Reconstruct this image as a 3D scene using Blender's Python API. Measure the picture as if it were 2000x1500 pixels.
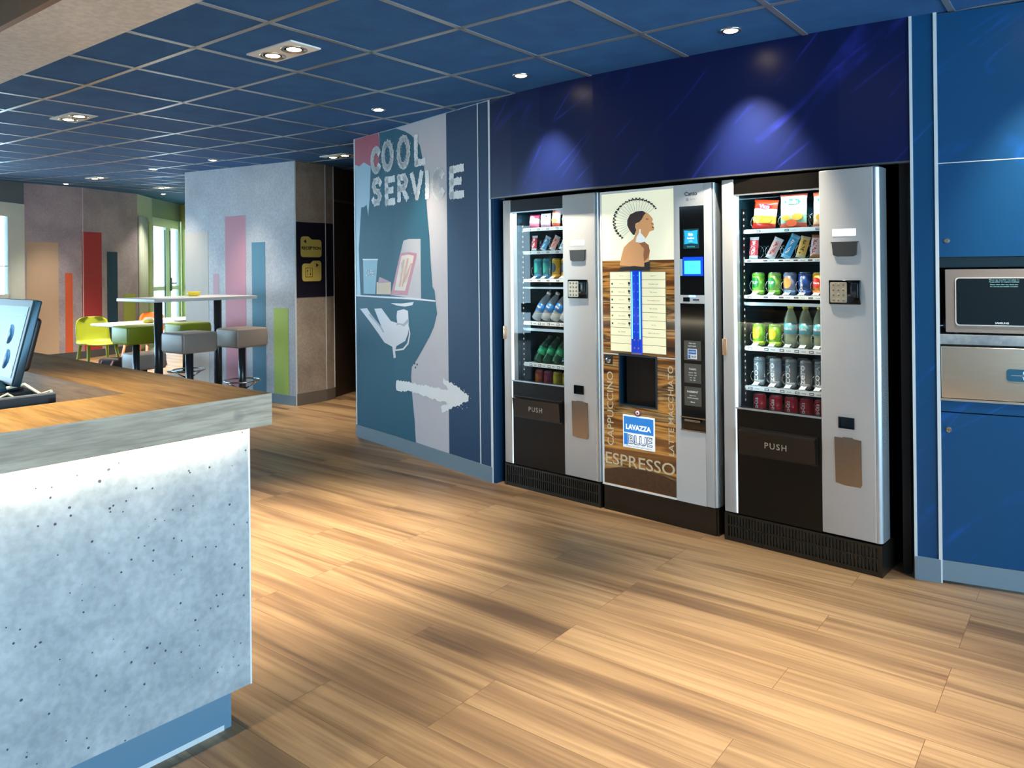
import bpy, bmesh, math, random
from mathutils import Matrix, Vector
random.seed(7)
for o in list(bpy.data.objects): bpy.data.objects.remove(o, do_unlink=True)
SC = bpy.context.scene
COL = SC.collection
PI = math.pi

# ------------------------------------------------------------------ camera
H = 1.396
cam_data = bpy.data.cameras.new('camera'); cam = bpy.data.objects.new('camera', cam_data); COL.objects.link(cam)
RX = (0.79146122, 0.61113511, -0.0101498); RY = (-0.00945765, -0.00435891, -0.99994577); RZ = (-0.61114621, 0.79151429, 0.00233)
cam.matrix_world = Matrix(((RX[0], -RY[0], -RZ[0], 0), (RX[1], -RY[1], -RZ[1], 0), (RX[2], -RY[2], -RZ[2], H), (0, 0, 0, 1)))
cam_data.sensor_width = 36; cam_data.lens = 1486.9/2000*36; cam_data.shift_y = -(750-522.7)/2000; cam_data.clip_start = .05
SC.camera = cam

# ------------------------------------------------------------------ world, exposure
SC.view_settings.view_transform = 'Standard'; SC.view_settings.look = 'None'; SC.view_settings.gamma = 1
SC.view_settings.use_curve_mapping = False
SC.view_settings.exposure = 0.25
wd = bpy.data.worlds.new('daylight'); SC.world = wd; wd.use_nodes = True
bg = wd.node_tree.nodes['Background']; bg.inputs[0].default_value = (.52, .80, 1, 1); bg.inputs[1].default_value = 9

def area(name, loc, rot, sx, sy, power, col, parent=None, spread=PI):
    d = bpy.data.lights.new(name, 'AREA'); d.shape = 'RECTANGLE'; d.size = sx; d.size_y = sy; d.energy = power; d.color = col; d.spread = spread
    o = bpy.data.objects.new(name, d); COL.objects.link(o); o.location = loc; o.rotation_euler = rot
    if parent: o.parent = parent
    return o
def portal(name, loc, rot, sx, sy):
    o = area(name, loc, rot, sx, sy, 1, (1, 1, 1)); o.data.cycles.is_portal = True
    return o
# daylight enters by the glazed side on the right and by the glazed far side of the lounge
portal('daylight_portal', (4.45, -.2, 1.3), (0, PI/2, 0), 2.4, 7.6)
portal('daylight_portal', (-13.0, 0.2, 1.35), (0, -PI/2, 0), 2.6, 8.0)

# ------------------------------------------------------------------ materials
def lin(c):
    if isinstance(c, str):
        c = tuple(int(c[i:i+2], 16)/255 for i in (0, 2, 4))
        return tuple(x/12.92 if x <= .04045 else ((x+.055)/1.055)**2.4 for x in c)
    return c
MC = {}
def mat(name, col=(.5, .5, .5), rough=.5, metal=0., spec=.5, es=0., ecol=None, coat=0., var=0., vs=8., bump=0., stretch=None, clear=0.):
    if name in MC: return MC[name]
    col = lin(col)
    m = bpy.data.materials.new(name); m.use_nodes = True; nt = m.node_tree; b = nt.nodes['Principled BSDF']
    b.inputs['Base Color'].default_value = (*col, 1); b.inputs['Roughness'].default_value = rough; b.inputs['Metallic'].default_value = metal
    b.inputs['Specular IOR Level'].default_value = spec; b.inputs['Coat Weight'].default_value = coat; b.inputs['Coat Roughness'].default_value = .04
    if es: b.inputs['Emission Color'].default_value = (*lin(ecol or col), 1); b.inputs['Emission Strength'].default_value = es
    tc = nt.nodes.new('ShaderNodeTexCoord'); mp = nt.nodes.new('ShaderNodeMapping'); nz = nt.nodes.new('ShaderNodeTexNoise')
    nt.links.new(tc.outputs['Object'], mp.inputs[0]); nt.links.new(mp.outputs[0], nz.inputs[0])
    if stretch: mp.inputs['Scale'].default_value = stretch
    nz.inputs['Scale'].default_value = vs; nz.inputs['Detail'].default_value = 5
    v = var or .04
    mx = nt.nodes.new('ShaderNodeMix'); mx.data_type = 'RGBA'
    mx.inputs[6].default_value = (*[c*(1-v) for c in col], 1); mx.inputs[7].default_value = (*[min(1, c*(1+v)) for c in col], 1)
    nt.links.new(nz.outputs[0], mx.inputs[0]); nt.links.new(mx.outputs[2], b.inputs['Base Color'])
    if bump:
        bp = nt.nodes.new('ShaderNodeBump'); bp.inputs['Strength'].default_value = bump; bp.inputs['Distance'].default_value = .002
        nt.links.new(nz.outputs[0], bp.inputs['Height']); nt.links.new(bp.outputs[0], b.inputs['Normal'])
    if clear:
        tr = nt.nodes.new('ShaderNodeBsdfTransparent'); ms = nt.nodes.new('ShaderNodeMixShader'); ms.inputs[0].default_value = clear
        out = nt.nodes['Material Output']; nt.links.new(b.outputs[0], ms.inputs[1]); nt.links.new(tr.outputs[0], ms.inputs[2]); nt.links.new(ms.outputs[0], out.inputs[0])
    MC[name] = m; return m
def nodes(name):
    m = bpy.data.materials.new(name); m.use_nodes = True; MC[name] = m
    return m, m.node_tree, m.node_tree.nodes['Principled BSDF']
def ramp(nt, src, stops):
    r = nt.nodes.new('ShaderNodeValToRGB'); nt.links.new(src, r.inputs[0]); e = r.color_ramp.elements
    while len(e) < len(stops): e.new(.5)
    for i, (p, c) in enumerate(stops): e[i].position = p; e[i].color = (*lin(c), 1)
    return r.outputs[0]
def noise(nt, scale, stretch=(1, 1, 1), rot=(0, 0, 0), detail=6, dist=0, coord='Object', vec=None):
    if vec is None:
        tc = nt.nodes.new('ShaderNodeTexCoord'); vec = tc.outputs[coord]
    mp = nt.nodes.new('ShaderNodeMapping'); nt.links.new(vec, mp.inputs[0])
    mp.inputs['Scale'].default_value = stretch; mp.inputs['Rotation'].default_value = rot
    n = nt.nodes.new('ShaderNodeTexNoise'); n.inputs['Scale'].default_value = scale; n.inputs['Detail'].default_value = detail; n.inputs['Distortion'].default_value = dist
    nt.links.new(mp.outputs[0], n.inputs[0]); return n.outputs[0]
def mixc(nt, f, a, b, mode='MIX'):
    m = nt.nodes.new('ShaderNodeMix'); m.data_type = 'RGBA'; m.blend_type = mode
    for s, v in ((0, f), (6, a), (7, b)):
        if isinstance(v, (int, float)): m.inputs[s].default_value = v
        elif isinstance(v, (tuple, str)): m.inputs[s].default_value = (*lin(v), 1)
        else: nt.links.new(v, m.inputs[s])
    return m.outputs[2]

# oak vinyl planks
m, nt, b = nodes('oak_planks')
tc = nt.nodes.new('ShaderNodeTexCoord'); mp = nt.nodes.new('ShaderNodeMapping'); nt.links.new(tc.outputs['Object'], mp.inputs[0])
mp.inputs['Location'].default_value = (.42, .0, 0)
br = nt.nodes.new('ShaderNodeTexBrick'); nt.links.new(mp.outputs[0], br.inputs[0])
br.inputs['Scale'].default_value = 1; br.inputs['Brick Width'].default_value = 1.22; br.inputs['Row Height'].default_value = .1675
br.inputs['Mortar Size'].default_value = .0011; br.inputs['Mortar Smooth'].default_value = .1; br.inputs['Bias'].default_value = 0; br.offset = .37; br.offset_frequency = 3
br.inputs['Color1'].default_value = (0, 0, 0, 1); br.inputs['Color2'].default_value = (1, 1, 1, 1); br.inputs['Mortar'].default_value = (.5, .5, .5, 1)
mad = nt.nodes.new('ShaderNodeVectorMath'); mad.operation = 'MULTIPLY_ADD'; nt.links.new(br.outputs[0], mad.inputs[0]); mad.inputs[1].default_value = (.8, .12, .3); nt.links.new(mp.outputs[0], mad.inputs[2])
n1 = noise(nt, 1.0, (.55, 8, 1), vec=mad.outputs[0], detail=4, dist=.5); n2 = noise(nt, 1.0, (1.6, 60, 1), vec=mad.outputs[0], detail=4)
c1 = ramp(nt, n1, [(.3, '6a523c'), (.44, '8c6f50'), (.58, 'a98a65'), (.72, '806347')])
c2 = ramp(nt, n2, [(.3, (.62, .6, .57)), (.55, (1, 1, 1)), (.8, (.9, .89, .87))])
c3 = mixc(nt, .75, c1, c2, 'MULTIPLY')
c4 = mixc(nt, .10, c3, br.outputs[0], 'SOFT_LIGHT')
nt.links.new(mixc(nt, br.outputs[1], c4, '6b4f33'), b.inputs['Base Color']); b.inputs['Roughness'].default_value = .42; b.inputs['Specular IOR Level'].default_value = .4
bp = nt.nodes.new('ShaderNodeBump'); bp.inputs['Strength'].default_value = .15; bp.inputs['Distance'].default_value = .001; nt.links.new(n2, bp.inputs['Height']); nt.links.new(bp.outputs[0], b.inputs['Normal'])

def concrete(name, a, bb, pit='3a3f45', pits=.5, sc=3., vsc=26):
    m, nt, b = nodes(name)
    n = noise(nt, sc, detail=9, dist=.3); c = ramp(nt, n, [(.32, a), (.68, bb)])
    f = noise(nt, 45, detail=6); c = mixc(nt, .5, c, ramp(nt, f, [(.38, (.66, .66, .66)), (.62, (1, 1, 1))]), 'MULTIPLY')
    tc = nt.nodes.new('ShaderNodeTexCoord'); v = nt.nodes.new('ShaderNodeTexVoronoi'); v.inputs['Scale'].default_value = vsc; v.feature = 'F1'
    wv = nt.nodes.new('ShaderNodeMapping'); nt.links.new(tc.outputs['Object'], wv.inputs[0]); nt.links.new(wv.outputs[0], v.inputs[0])
    g = noise(nt, 5, detail=2)
    mt = nt.nodes.new('ShaderNodeMath'); mt.operation = 'MULTIPLY_ADD'; nt.links.new(g, mt.inputs[0]); mt.inputs[1].default_value = -.16*pits; nt.links.new(v.outputs[0], mt.inputs[2])
    h = noise(nt, 60, detail=2); m2 = nt.nodes.new('ShaderNodeMath'); m2.operation = 'MULTIPLY_ADD'; nt.links.new(h, m2.inputs[0]); m2.inputs[1].default_value = .25; nt.links.new(mt.outputs[0], m2.inputs[2])
    k = ramp(nt, m2.outputs[0], [(.125, (1, 1, 1)), (.15, (0, 0, 0))])
    nt.links.new(mixc(nt, k, c, pit), b.inputs['Base Color']); b.inputs['Roughness'].default_value = .6
    return m
CONC_DESK = concrete('desk_concrete', '98a0a4', 'b4b9bb', pits=1.0, sc=9, vsc=34)
CONC_LILAC = concrete('lilac_concrete', '9d95a2', 'b9b1bb', '6d6872', .3, 2.2)
CONC_LIGHT = concrete('pale_concrete', 'aeb2bb', 'c9ccd3', '8a8d94', .2, 1.6)
CONC_WARM = concrete('brown_concrete', '8d8177', 'a89b8e', '5e554d', .5, 4)
CONC_BEAM = concrete('beam_concrete', 'e4e0d8', 'f2eee8', 'a8a198', .2, 2)

def wood(name, cols, sx=(1.1, 16, 16), rough=.42, rot=(0, 0, 0)):
    m, nt, b = nodes(name)
    n1 = noise(nt, 1, sx, rot, detail=6, dist=.8); n2 = noise(nt, 1, tuple(s*6 for s in sx), rot, detail=3)
    n3 = noise(nt, 2.2, (1, 3, 3), rot, detail=2)
    c = ramp(nt, n1, [(.28, cols[0]), (.5, cols[1]), (.72, cols[2])])
    c = mixc(nt, .8, c, ramp(nt, n2, [(.32, (.62, .60, .58)), (.58, (1, 1, 1))]), 'MULTIPLY')
    k = ramp(nt, n3, [(.64, (0, 0, 0)), (.76, (.75, .75, .75))])
    nt.links.new(mixc(nt, k, c, cols[3]), b.inputs['Base Color']); b.inputs['Roughness'].default_value = rough; return m
WOOD_TOP = wood('desk_oak_top', ['94703f', 'b38a50', 'c49c60', '604628'], rough=.45); WOOD_TOP.node_tree.nodes['Principled BSDF'].inputs['Specular IOR Level'].default_value = .12
WOOD_EDGE = wood('desk_oak_edge', ['8c7a66', 'b29e86', 'cbb9a2', '4a484a'], sx=(16, 1.6, 20), rough=.5)

def bluepanel(name, base, streak, rough=.3, spec=.3):
    m, nt, b = nodes(name)
    tc = nt.nodes.new('ShaderNodeTexCoord'); ks = []
    for ang, ph in ((.85, 0), (.62, 3.7)):
        mp = nt.nodes.new('ShaderNodeMapping'); nt.links.new(tc.outputs['Object'], mp.inputs[0]); mp.inputs['Rotation'].default_value = (0, ang, 0); mp.inputs['Location'].default_value = (ph, 0, ph)
        n = noise(nt, 1.0, (.35, .35, 3.2), detail=2, dist=.35, vec=mp.outputs[0])
        k = ramp(nt, n, [(.47, (0, 0, 0)), (.485, (.75, .75, .75)), (.50, (0, 0, 0))])
        ks.append(mixc(nt, 1., k, ramp(nt, noise(nt, 3.0, detail=5, dist=.5), [(.45, (0, 0, 0)), (.62, (1, 1, 1))]), 'MULTIPLY'))
    kk = mixc(nt, 1., ks[0], ks[1], 'ADD')
    nt.links.new(mixc(nt, kk, base, streak), b.inputs['Base Color']); b.inputs['Roughness'].default_value = rough; b.inputs['Specular IOR Level'].default_value = spec
    return m
BLUE_HEAD = bluepanel('blue_laminate_shaded', '121c4a', '25308c', .32, .3)  # blue laminate without the window light, reddened in colour for the lamps' purple glow
BLUE_CAB = bluepanel('blue_laminate_daylit', '0b4672', '1658a8', .4, .3)  # lighter copy of that laminate, window light put into its colour

m, nt, b = nodes('ceiling_tile')
n = noise(nt, 7, detail=8); f = noise(nt, 160, detail=2)
c = ramp(nt, n, [(.3, '1d5a98'), (.7, '2468a8')]); nt.links.new(mixc(nt, .4, c, ramp(nt, f, [(.3, (.6, .6, .6)), (.6, (1, 1, 1))]), 'MULTIPLY'), b.inputs['Base Color']); b.inputs['Roughness'].default_value = .8
CEIL = m

# gold silk waves on the coffee machine's door
m, nt, b = nodes('gold_waves')
n = noise(nt, 1.0, (1.1, 1.1, 15), (0, 0, 0), detail=3, dist=.7)
c = ramp(nt, n, [(.28, '1f120a'), (.42, '6f421c'), (.5, 'c48c44'), (.56, '3c2614'), (.64, 'b48e5a'), (.78, '58422e')])
nt.links.new(c, b.inputs['Base Color']); b.inputs['Roughness'].default_value = .15; b.inputs['Coat Weight'].default_value = .5
nt.links.new(c, b.inputs['Emission Color']); b.inputs['Emission Strength'].default_value = .12
GOLD = m

# window glass and machine glass: thin sheet, clear with a fresnel reflection
def glass(name, tint=(1, 1, 1), ior=1.45, mul=1.0):
    m = bpy.data.materials.new(name); m.use_nodes = True; nt = m.node_tree; nt.nodes.remove(nt.nodes['Principled BSDF'])
    out = nt.nodes['Material Output']; t = nt.nodes.new('ShaderNodeBsdfTransparent'); t.inputs[0].default_value = (*tint, 1)
    g = nt.nodes.new('ShaderNodeBsdfGlossy'); g.inputs['Roughness'].default_value = .01
    f = nt.nodes.new('ShaderNodeFresnel'); f.inputs[0].default_value = ior; ms = nt.nodes.new('ShaderNodeMixShader')
    mu = nt.nodes.new('ShaderNodeMath'); mu.operation = 'MULTIPLY'; nt.links.new(f.outputs[0], mu.inputs[0])
    ge = nt.nodes.new('ShaderNodeNewGeometry'); iv = nt.nodes.new('ShaderNodeMath'); iv.operation = 'MULTIPLY_ADD'; iv.inputs[1].default_value = -mul; iv.inputs[2].default_value = mul
    nt.links.new(ge.outputs['Backfacing'], iv.inputs[0]); nt.links.new(iv.outputs[0], mu.inputs[1])
    nt.links.new(mu.outputs[0], ms.inputs[0]); nt.links.new(t.outputs[0], ms.inputs[1]); nt.links.new(g.outputs[0], ms.inputs[2]); nt.links.new(ms.outputs[0], out.inputs[0])
    MC[name] = m; return m
GLASS = glass('door_glass', mul=1.2); WGLASS = glass('window_glass')

SILVER = mat('silver_paint', 'b9b9b8', .42, .25, .5)
SILVER2 = mat('silver_edge', 'b4bcc2', .25, .7, .5)
DARK = mat('dark_brown_laminate', '120f0c', .3, 0, .22)
BLACK = mat('black_plastic', '0b0b0c', .4)
GLOSS = mat('gloss_black', '08080a', .08, 0, .5)
GRAYP = mat('grey_plastic', '33363a', .45)
STEEL = mat('brushed_steel', 'c2b8a8', .3, .65, stretch=(2, 2, 60), vs=6, var=.1)
STEELD = mat('steel_flap', '8c8278', .25, .95, stretch=(60, 2, 2), vs=6, var=.12)
CHROME = mat('chrome', 'c8ccd0', .12, 1.)
ALU = mat('aluminium_trim', 'd4dadc', .4, .15)
SKIRT = mat('skirting_grey', '6f8390', .55)
SKIRT_D = mat('skirting_dark', '474a4d', .6)
WHITE = mat('white_paint', 'e4e6e6', .5)
INNER = mat('machine_liner', '2a5664', .12, .75)
RAIL = mat('price_rail', 'dfe9ea', .45)
TAG = mat('price_tag_ink', '2b3a40', .5)
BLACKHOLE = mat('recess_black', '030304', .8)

# ------------------------------------------------------------------ geometry helpers
class MB:
    def __init__(s): s.v = []; s.f = []; s.m = []; s.sm = []
    def add(s, vs, fs, mi=0, smooth=False, T=None):
        o = len(s.v)
        s.v += [tuple(T @ Vector(v)) if T else tuple(v) for v in vs]
        for f in fs: s.f.append([i+o for i in f]); s.m.append(mi); s.sm.append(smooth)
        return s
    def box(s, x0, x1, y0, y1, z0, z1, mi=0, T=None, bev=0.):
        if bev:
            bm = bmesh.new(); bmesh.ops.create_cube(bm, size=1)
            for v in bm.verts: v.co = Vector(((x0+x1)/2+v.co.x*(x1-x0), (y0+y1)/2+v.co.y*(y1-y0), (z0+z1)/2+v.co.z*(z1-z0)))
            bmesh.ops.bevel(bm, geom=bm.edges[:], offset=bev, segments=3, profile=.5, affect='EDGES')
            bm.verts.index_update(); vs = [v.co.copy() for v in bm.verts]; fs = [[v.index for v in f.verts] for f in bm.faces]; bm.free()
            return s.add(vs, fs, mi, True, T)
        vs = [(x, y, z) for z in (z0, z1) for y in (y0, y1) for x in (x0, x1)]
        return s.add(vs, [(0, 2, 3, 1), (4, 5, 7, 6), (0, 1, 5, 4), (2, 6, 7, 3), (0, 4, 6, 2), (1, 3, 7, 5)], mi, False, T)
    def prism(s, poly, z0, z1, mi=0, T=None, axis='z', smooth=False):
        n = len(poly)
        def P(p, h): return (p[0], p[1], h) if axis == 'z' else ((p[0], h, p[1]) if axis == 'y' else (h, p[0], p[1]))
        vs = [P(p, z0) for p in poly]+[P(p, z1) for p in poly]
        fs = [list(range(n))[::-1], list(range(n, 2*n))]+[(i, (i+1) % n, n+(i+1) % n, n+i) for i in range(n)]
        return s.add(vs, fs, mi, smooth, T)
    def lathe(s, prof, n=20, mi=0, T=None, c=(0, 0), smooth=True):
        vs = []; fs = []
        for r, z in prof:
            for k in range(n): a = 2*PI*k/n; vs.append((c[0]+r*math.cos(a), c[1]+r*math.sin(a), z))
        for i in range(len(prof)-1):
            for k in range(n): fs.append((i*n+k, i*n+(k+1) % n, (i+1)*n+(k+1) % n, (i+1)*n+k))
        if prof[0][0] > 1e-6: fs.append(list(range(n))[::-1])
        if prof[-1][0] > 1e-6: fs.append([(len(prof)-1)*n+k for k in range(n)])
        return s.add(vs, fs, mi, smooth, T)
    def tube(s, pts, r, n=8, mi=0, T=None, closed=False):
        pts = [Vector(p) for p in pts]; N = len(pts); vs = []; fs = []; up = Vector((.13, .27, 1)).normalized()
        for i, p in enumerate(pts):
            a = pts[(i+1) % N] if closed or i < N-1 else p; b_ = pts[i-1] if closed or i > 0 else p
            t = (a-b_).normalized(); u = t.cross(up)
            if u.length < .1: u = t.cross(Vector((1, 0, 0)))
            u.normalize(); w = t.cross(u)
            for k in range(n): q = p+(u*math.cos(2*PI*k/n)+w*math.sin(2*PI*k/n))*(r[i] if isinstance(r, (list, tuple)) else r); vs.append(q)
        for i in range(N if closed else N-1):
            j = (i+1) % N
            for k in range(n): fs.append((i*n+k, i*n+(k+1) % n, j*n+(k+1) % n, j*n+k))
        if not closed: fs += [list(range(n))[::-1], [(N-1)*n+k for k in range(n)]]
        return s.add(vs, fs, mi, True, T)
    def mesh(s, name, mats):
        me = bpy.data.meshes.new(name); me.from_pydata(s.v, [], s.f)
        for x in (mats if isinstance(mats, (list, tuple)) else [mats]): me.materials.append(x)
        me.polygons.foreach_set('material_index', s.m); me.polygons.foreach_set('use_smooth', s.sm)
        me.update(); return me
    def build(s, name, mats, parent=None, T=None):
        return put(name, s.mesh(name, mats), parent, T)
def put(name, me, parent=None, T=None):
    o = bpy.data.objects.new(name, me); COL.objects.link(o)
    if T is not None: o.matrix_world = T
    if parent: o.parent = parent
    return o
def tag(o, label=None, cat=None, group=None, kind=None):
    for k, v in (('label', label), ('category', cat), ('group', group), ('kind', kind)):
        if v: o[k] = v
    return o
def empty(name, T=None, label=None, cat=None, group=None, kind=None):
    o = bpy.data.objects.new(name, None); o.empty_display_size = .1; COL.objects.link(o)
    if T is not None: o.matrix_world = T
    return tag(o, label, cat, group, kind)
def TR(x, y, z=0, a=0): return Matrix.Translation((x, y, z)) @ Matrix.Rotation(a, 4, 'Z')
def struct(o): o['kind'] = 'structure'; return o
def soft(o, w=.3):
    # smooth only where faces meet gently
    me = o.data
    try: me.set_sharp_from_angle(angle=w*2.2)
    except Exception: pass
    return o

FACE = Matrix.Rotation(PI/2, 4, 'X')      # lettering drawn in x,y turned to stand in x,z and look towards -y
_tc = {}
def text_geo(body, bold=0., w=None, h=None, space=1.):
    key = (body, bold, space)
    if key not in _tc:
        cu = bpy.data.curves.new('lettering', 'FONT'); cu.body = body; cu.size = 1; cu.offset = bold; cu.space_character = space
        cu.align_x = 'CENTER'; cu.resolution_u = 3
        o = bpy.data.objects.new('lettering', cu); COL.objects.link(o); dg = bpy.context.evaluated_depsgraph_get()
        me = bpy.data.meshes.new_from_object(o.evaluated_get(dg)); vs = [v.co.copy() for v in me.vertices]; fs = [list(p.vertices) for p in me.polygons]
        bpy.data.objects.remove(o); bpy.data.curves.remove(cu); bpy.data.meshes.remove(me)
        x0 = min(v.x for v in vs); x1 = max(v.x for v in vs); y0 = min(v.y for v in vs); y1 = max(v.y for v in vs)
        vs = [((v.x-x0)/(x1-x0)-.5, (v.y-y0)/(y1-y0)-.5) for v in vs]; _tc[key] = (vs, fs, (x1-x0)/(y1-y0))
    vs, fs, asp = _tc[key]
    if w is None: w = h*asp
    if h is None: h = w/asp
    return [(x*w, y*h) for x, y in vs], fs
def addtext(mb, body, cx, cz, y, w=None, h=None, mi=0, bold=0., rot=0., space=1., T=None):
    vs, fs = text_geo(body, bold, w, h, space); c, s_ = math.cos(rot), math.sin(rot)
    return mb.add([(cx+a*c-b_*s_, y, cz+a*s_+b_*c) for a, b_ in vs], fs, mi, False, T)
def rrect(x0, x1, z0, z1, r, n=4):
    P = []
    for cx, cz, a in ((x1-r, z1-r, 0), (x0+r, z1-r, PI/2), (x0+r, z0+r, PI), (x1-r, z0+r, 1.5*PI)):
        P += [(cx+r*math.cos(a+PI/2*i/n), cz+r*math.sin(a+PI/2*i/n)) for i in range(n+1)]
    return P

# ------------------------------------------------------------------ floor, ceiling
fl = MB().box(-17, 4.6, -4.2, 9, -.1, 0).build('floor', MC['oak_planks']); struct(fl)
def zc(x):
    P = [(-18, 2.86), (-13.2, 2.815), (-8.7, 2.60), (-6.6, 2.545), (-5, 2.51), (5, 2.505)]
    for (a, za), (b_, zb) in zip(P, P[1:]):
        if x <= b_: return za+(zb-za)*(x-a)/(b_-a)
    return 2.505
XS = [-17, -13.2, -8.7, -6.6, -5, 4.6]
mb = MB()
vs = [(x, y, zc(x)+d) for d in (0, .12) for x in XS for y in (-4.2, 9.2)]; n = len(XS)
mb.add(vs, [(2*i, 2*i+1, 2*i+3, 2*i+2) for i in range(n-1)]+[(2*n+2*i, 2*n+2*i+2, 2*n+2*i+3, 2*n+2*i+1) for i in range(n-1)])
ceil = struct(mb.build('ceiling', CEIL))
GRID = mat('grid_metal', 'b4b8ba', .34, .7)
mb = MB(); w = .013
gx = [-2.316+.6045*k for k in range(-17, 11)]
def bar(x0, x1, y0, y1):
    cuts = sorted({x0, x1, *[x for x in XS if x0 < x < x1]})
    for a, c in zip(cuts, cuts[1:]):
        mb.add([(a, y0, zc(a)+.01), (c, y0, zc(c)+.01), (c, y1, zc(c)+.01), (a, y1, zc(a)+.01), (a, y0, zc(a)-.004), (c, y0, zc(c)-.004), (c, y1, zc(c)-.004), (a, y1, zc(a)-.004)],
               [(4, 5, 6, 7), (0, 4, 7, 3), (1, 2, 6, 5), (0, 1, 5, 4), (3, 7, 6, 2)])
for k in range(-10, 10):
    y = 2.629+.6035*k
    if y < 8: bar(max(-12.6, gx[0]), 4.2, y-w, y+w)
for x in gx: bar(x-w, x+w, -4, 8.2)
mb.build('tile_grid', GRID, ceil)

# ------------------------------------------------------------------ the curved wall of the mural and the machines
PW = [(-4.978, 4.286), (-4.367, 4.157), (-3.749, 4.003), (-3.269, 3.889), (-3.158, 3.863)]
def Wpt(s, off=0., P=PW):
    for i, (a, b_) in enumerate(zip(P, P[1:])):
        L = math.dist(a, b_)
        if s <= L+1e-9 or i == len(P)-2:
            ux, uy = (b_[0]-a[0])/L, (b_[1]-a[1])/L; return (a[0]+ux*s+uy*off, a[1]+uy*s-ux*off)   # off > 0 is towards the room
        s -= L
def plen(P): return sum(math.dist(a, b_) for a, b_ in zip(P, P[1:]))
def strip(P, z0, z1, t=.1, front=0., mi=0, mb=None, ztop=None):
    """a wall following the plan curve P, its face 'front' proud of the curve and t thick"""
    mb = mb or MB(); n = len(P); F = []; B = []
    for i, p in enumerate(P):
        a = P[max(i-1, 0)]; c = P[min(i+1, n-1)]; L = math.dist(a, c); nx, ny = (c[1]-a[1])/L, -(c[0]-a[0])/L
        F.append((p[0]+nx*front, p[1]+ny*front)); B.append((p[0]-nx*(t-front), p[1]-ny*(t-front)))
    zt = ztop or (lambda x: z1)
    vs = [(*p, z0) for p in F]+[(*p, zt(p[0])) for p in F]+[(*p, z0) for p in B]+[(*p, zt(p[0])) for p in B]
    fs = []
    for i in range(n-1): fs += [(i, i+1, n+i+1, n+i), (2*n+i+1, 2*n+i, 3*n+i, 3*n+i+1), (n+i, n+i+1, 3*n+i+1, 3*n+i), (i+1, i, 2*n+i, 2*n+i+1)]
    fs += [(0, n, 3*n, 2*n), (n-1, 3*n-1, 4*n-1, 2*n-1)]
    return mb.add(vs, fs, mi)
MUR_WHITE = mat('mural_pale', 'c9c6cc', .5, 0, .25, var=.03); TEAL = mat('mural_teal', '1b5c73', .5, 0, .25, var=.06, vs=3)
NAVY_M = mat('mural_navy', '173a5e', .5, 0, .25, var=.08, vs=2)
mw = strip(PW, 0, 2.5, .12, 0, ztop=lambda x: zc(x)); wl = struct(mw.build('wall_left', mat('mural_wall_edge', 'aebcc4', .5)))
struct(strip([Wpt(0), Wpt(.6), Wpt(1.28), Wpt(1.75), Wpt(1.869)], 0, .102, .012, .012).build('baseboard_left', SKIRT))
HP = [(-3.158, 3.863), (-2.95, 3.825), (-2.7, 3.79), (-2.3, 3.752), (-1.85, 3.737), (-1.4, 3.74), (-.96, 3.757), (-.664, 3.785)]
struct(strip(HP, 1.865, 2.5, .04, 0, ztop=lambda x: zc(x)).build('wall_front', BLUE_HEAD))
mb = strip(HP, 1.857, 1.865, .045, .003)
struct(mb.build('trim_1', mat('trim_dark', '5b5f63', .4, .5)))
# black lined recess behind the machines
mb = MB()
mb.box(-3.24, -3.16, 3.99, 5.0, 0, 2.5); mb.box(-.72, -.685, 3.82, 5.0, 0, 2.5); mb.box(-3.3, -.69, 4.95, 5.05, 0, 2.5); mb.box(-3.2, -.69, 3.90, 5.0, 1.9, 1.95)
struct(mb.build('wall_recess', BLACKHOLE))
mb = MB().box(-3.160, -3.13, 3.865, 3.99, 0, 1.86)
struct(mb.build('wall_reveal', NAVY_M))
# right of the recess: a narrow pilaster, then the cupboards
PR = [(-.664, 3.785), (-.566, 3.80)]
struct(strip(PR, 0, 2.5, .1, 0, ztop=lambda x: zc(x)).build('wall_pillar', BLUE_CAB))
struct(strip(PR, 0, .101, .012, .012).build('baseboard_pillar', SKIRT))
def post(x, y, w, name, z1=None, a=0., z0=0., m=ALU):
    return struct(MB().box(-w/2, w/2, -.005, .01, z0, z1 or zc(x)).build(name, m, T=TR(x, y, 0, a)))
post(*Wpt(1.742, 0), .008, 'trim_2', a=-.23); post(*Wpt(1.866, 0), .014, 'trim_3', a=-.23)
post(-.661, 3.783, .012, 'trim_4', a=.18); post(-.566, 3.797, .014, 'trim_5', a=.18)
post(-4.978, 4.286, .016, 'trim_6', a=-.23)
# corridor behind the mural wall
struct(strip([(-5.2, 8.2), (-4.978, 4.30)], 0, 2.5, .12, 0, ztop=lambda x: zc(x)).build('wall_corridor', mat('corridor_paint', '3a332d', .7)))

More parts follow.
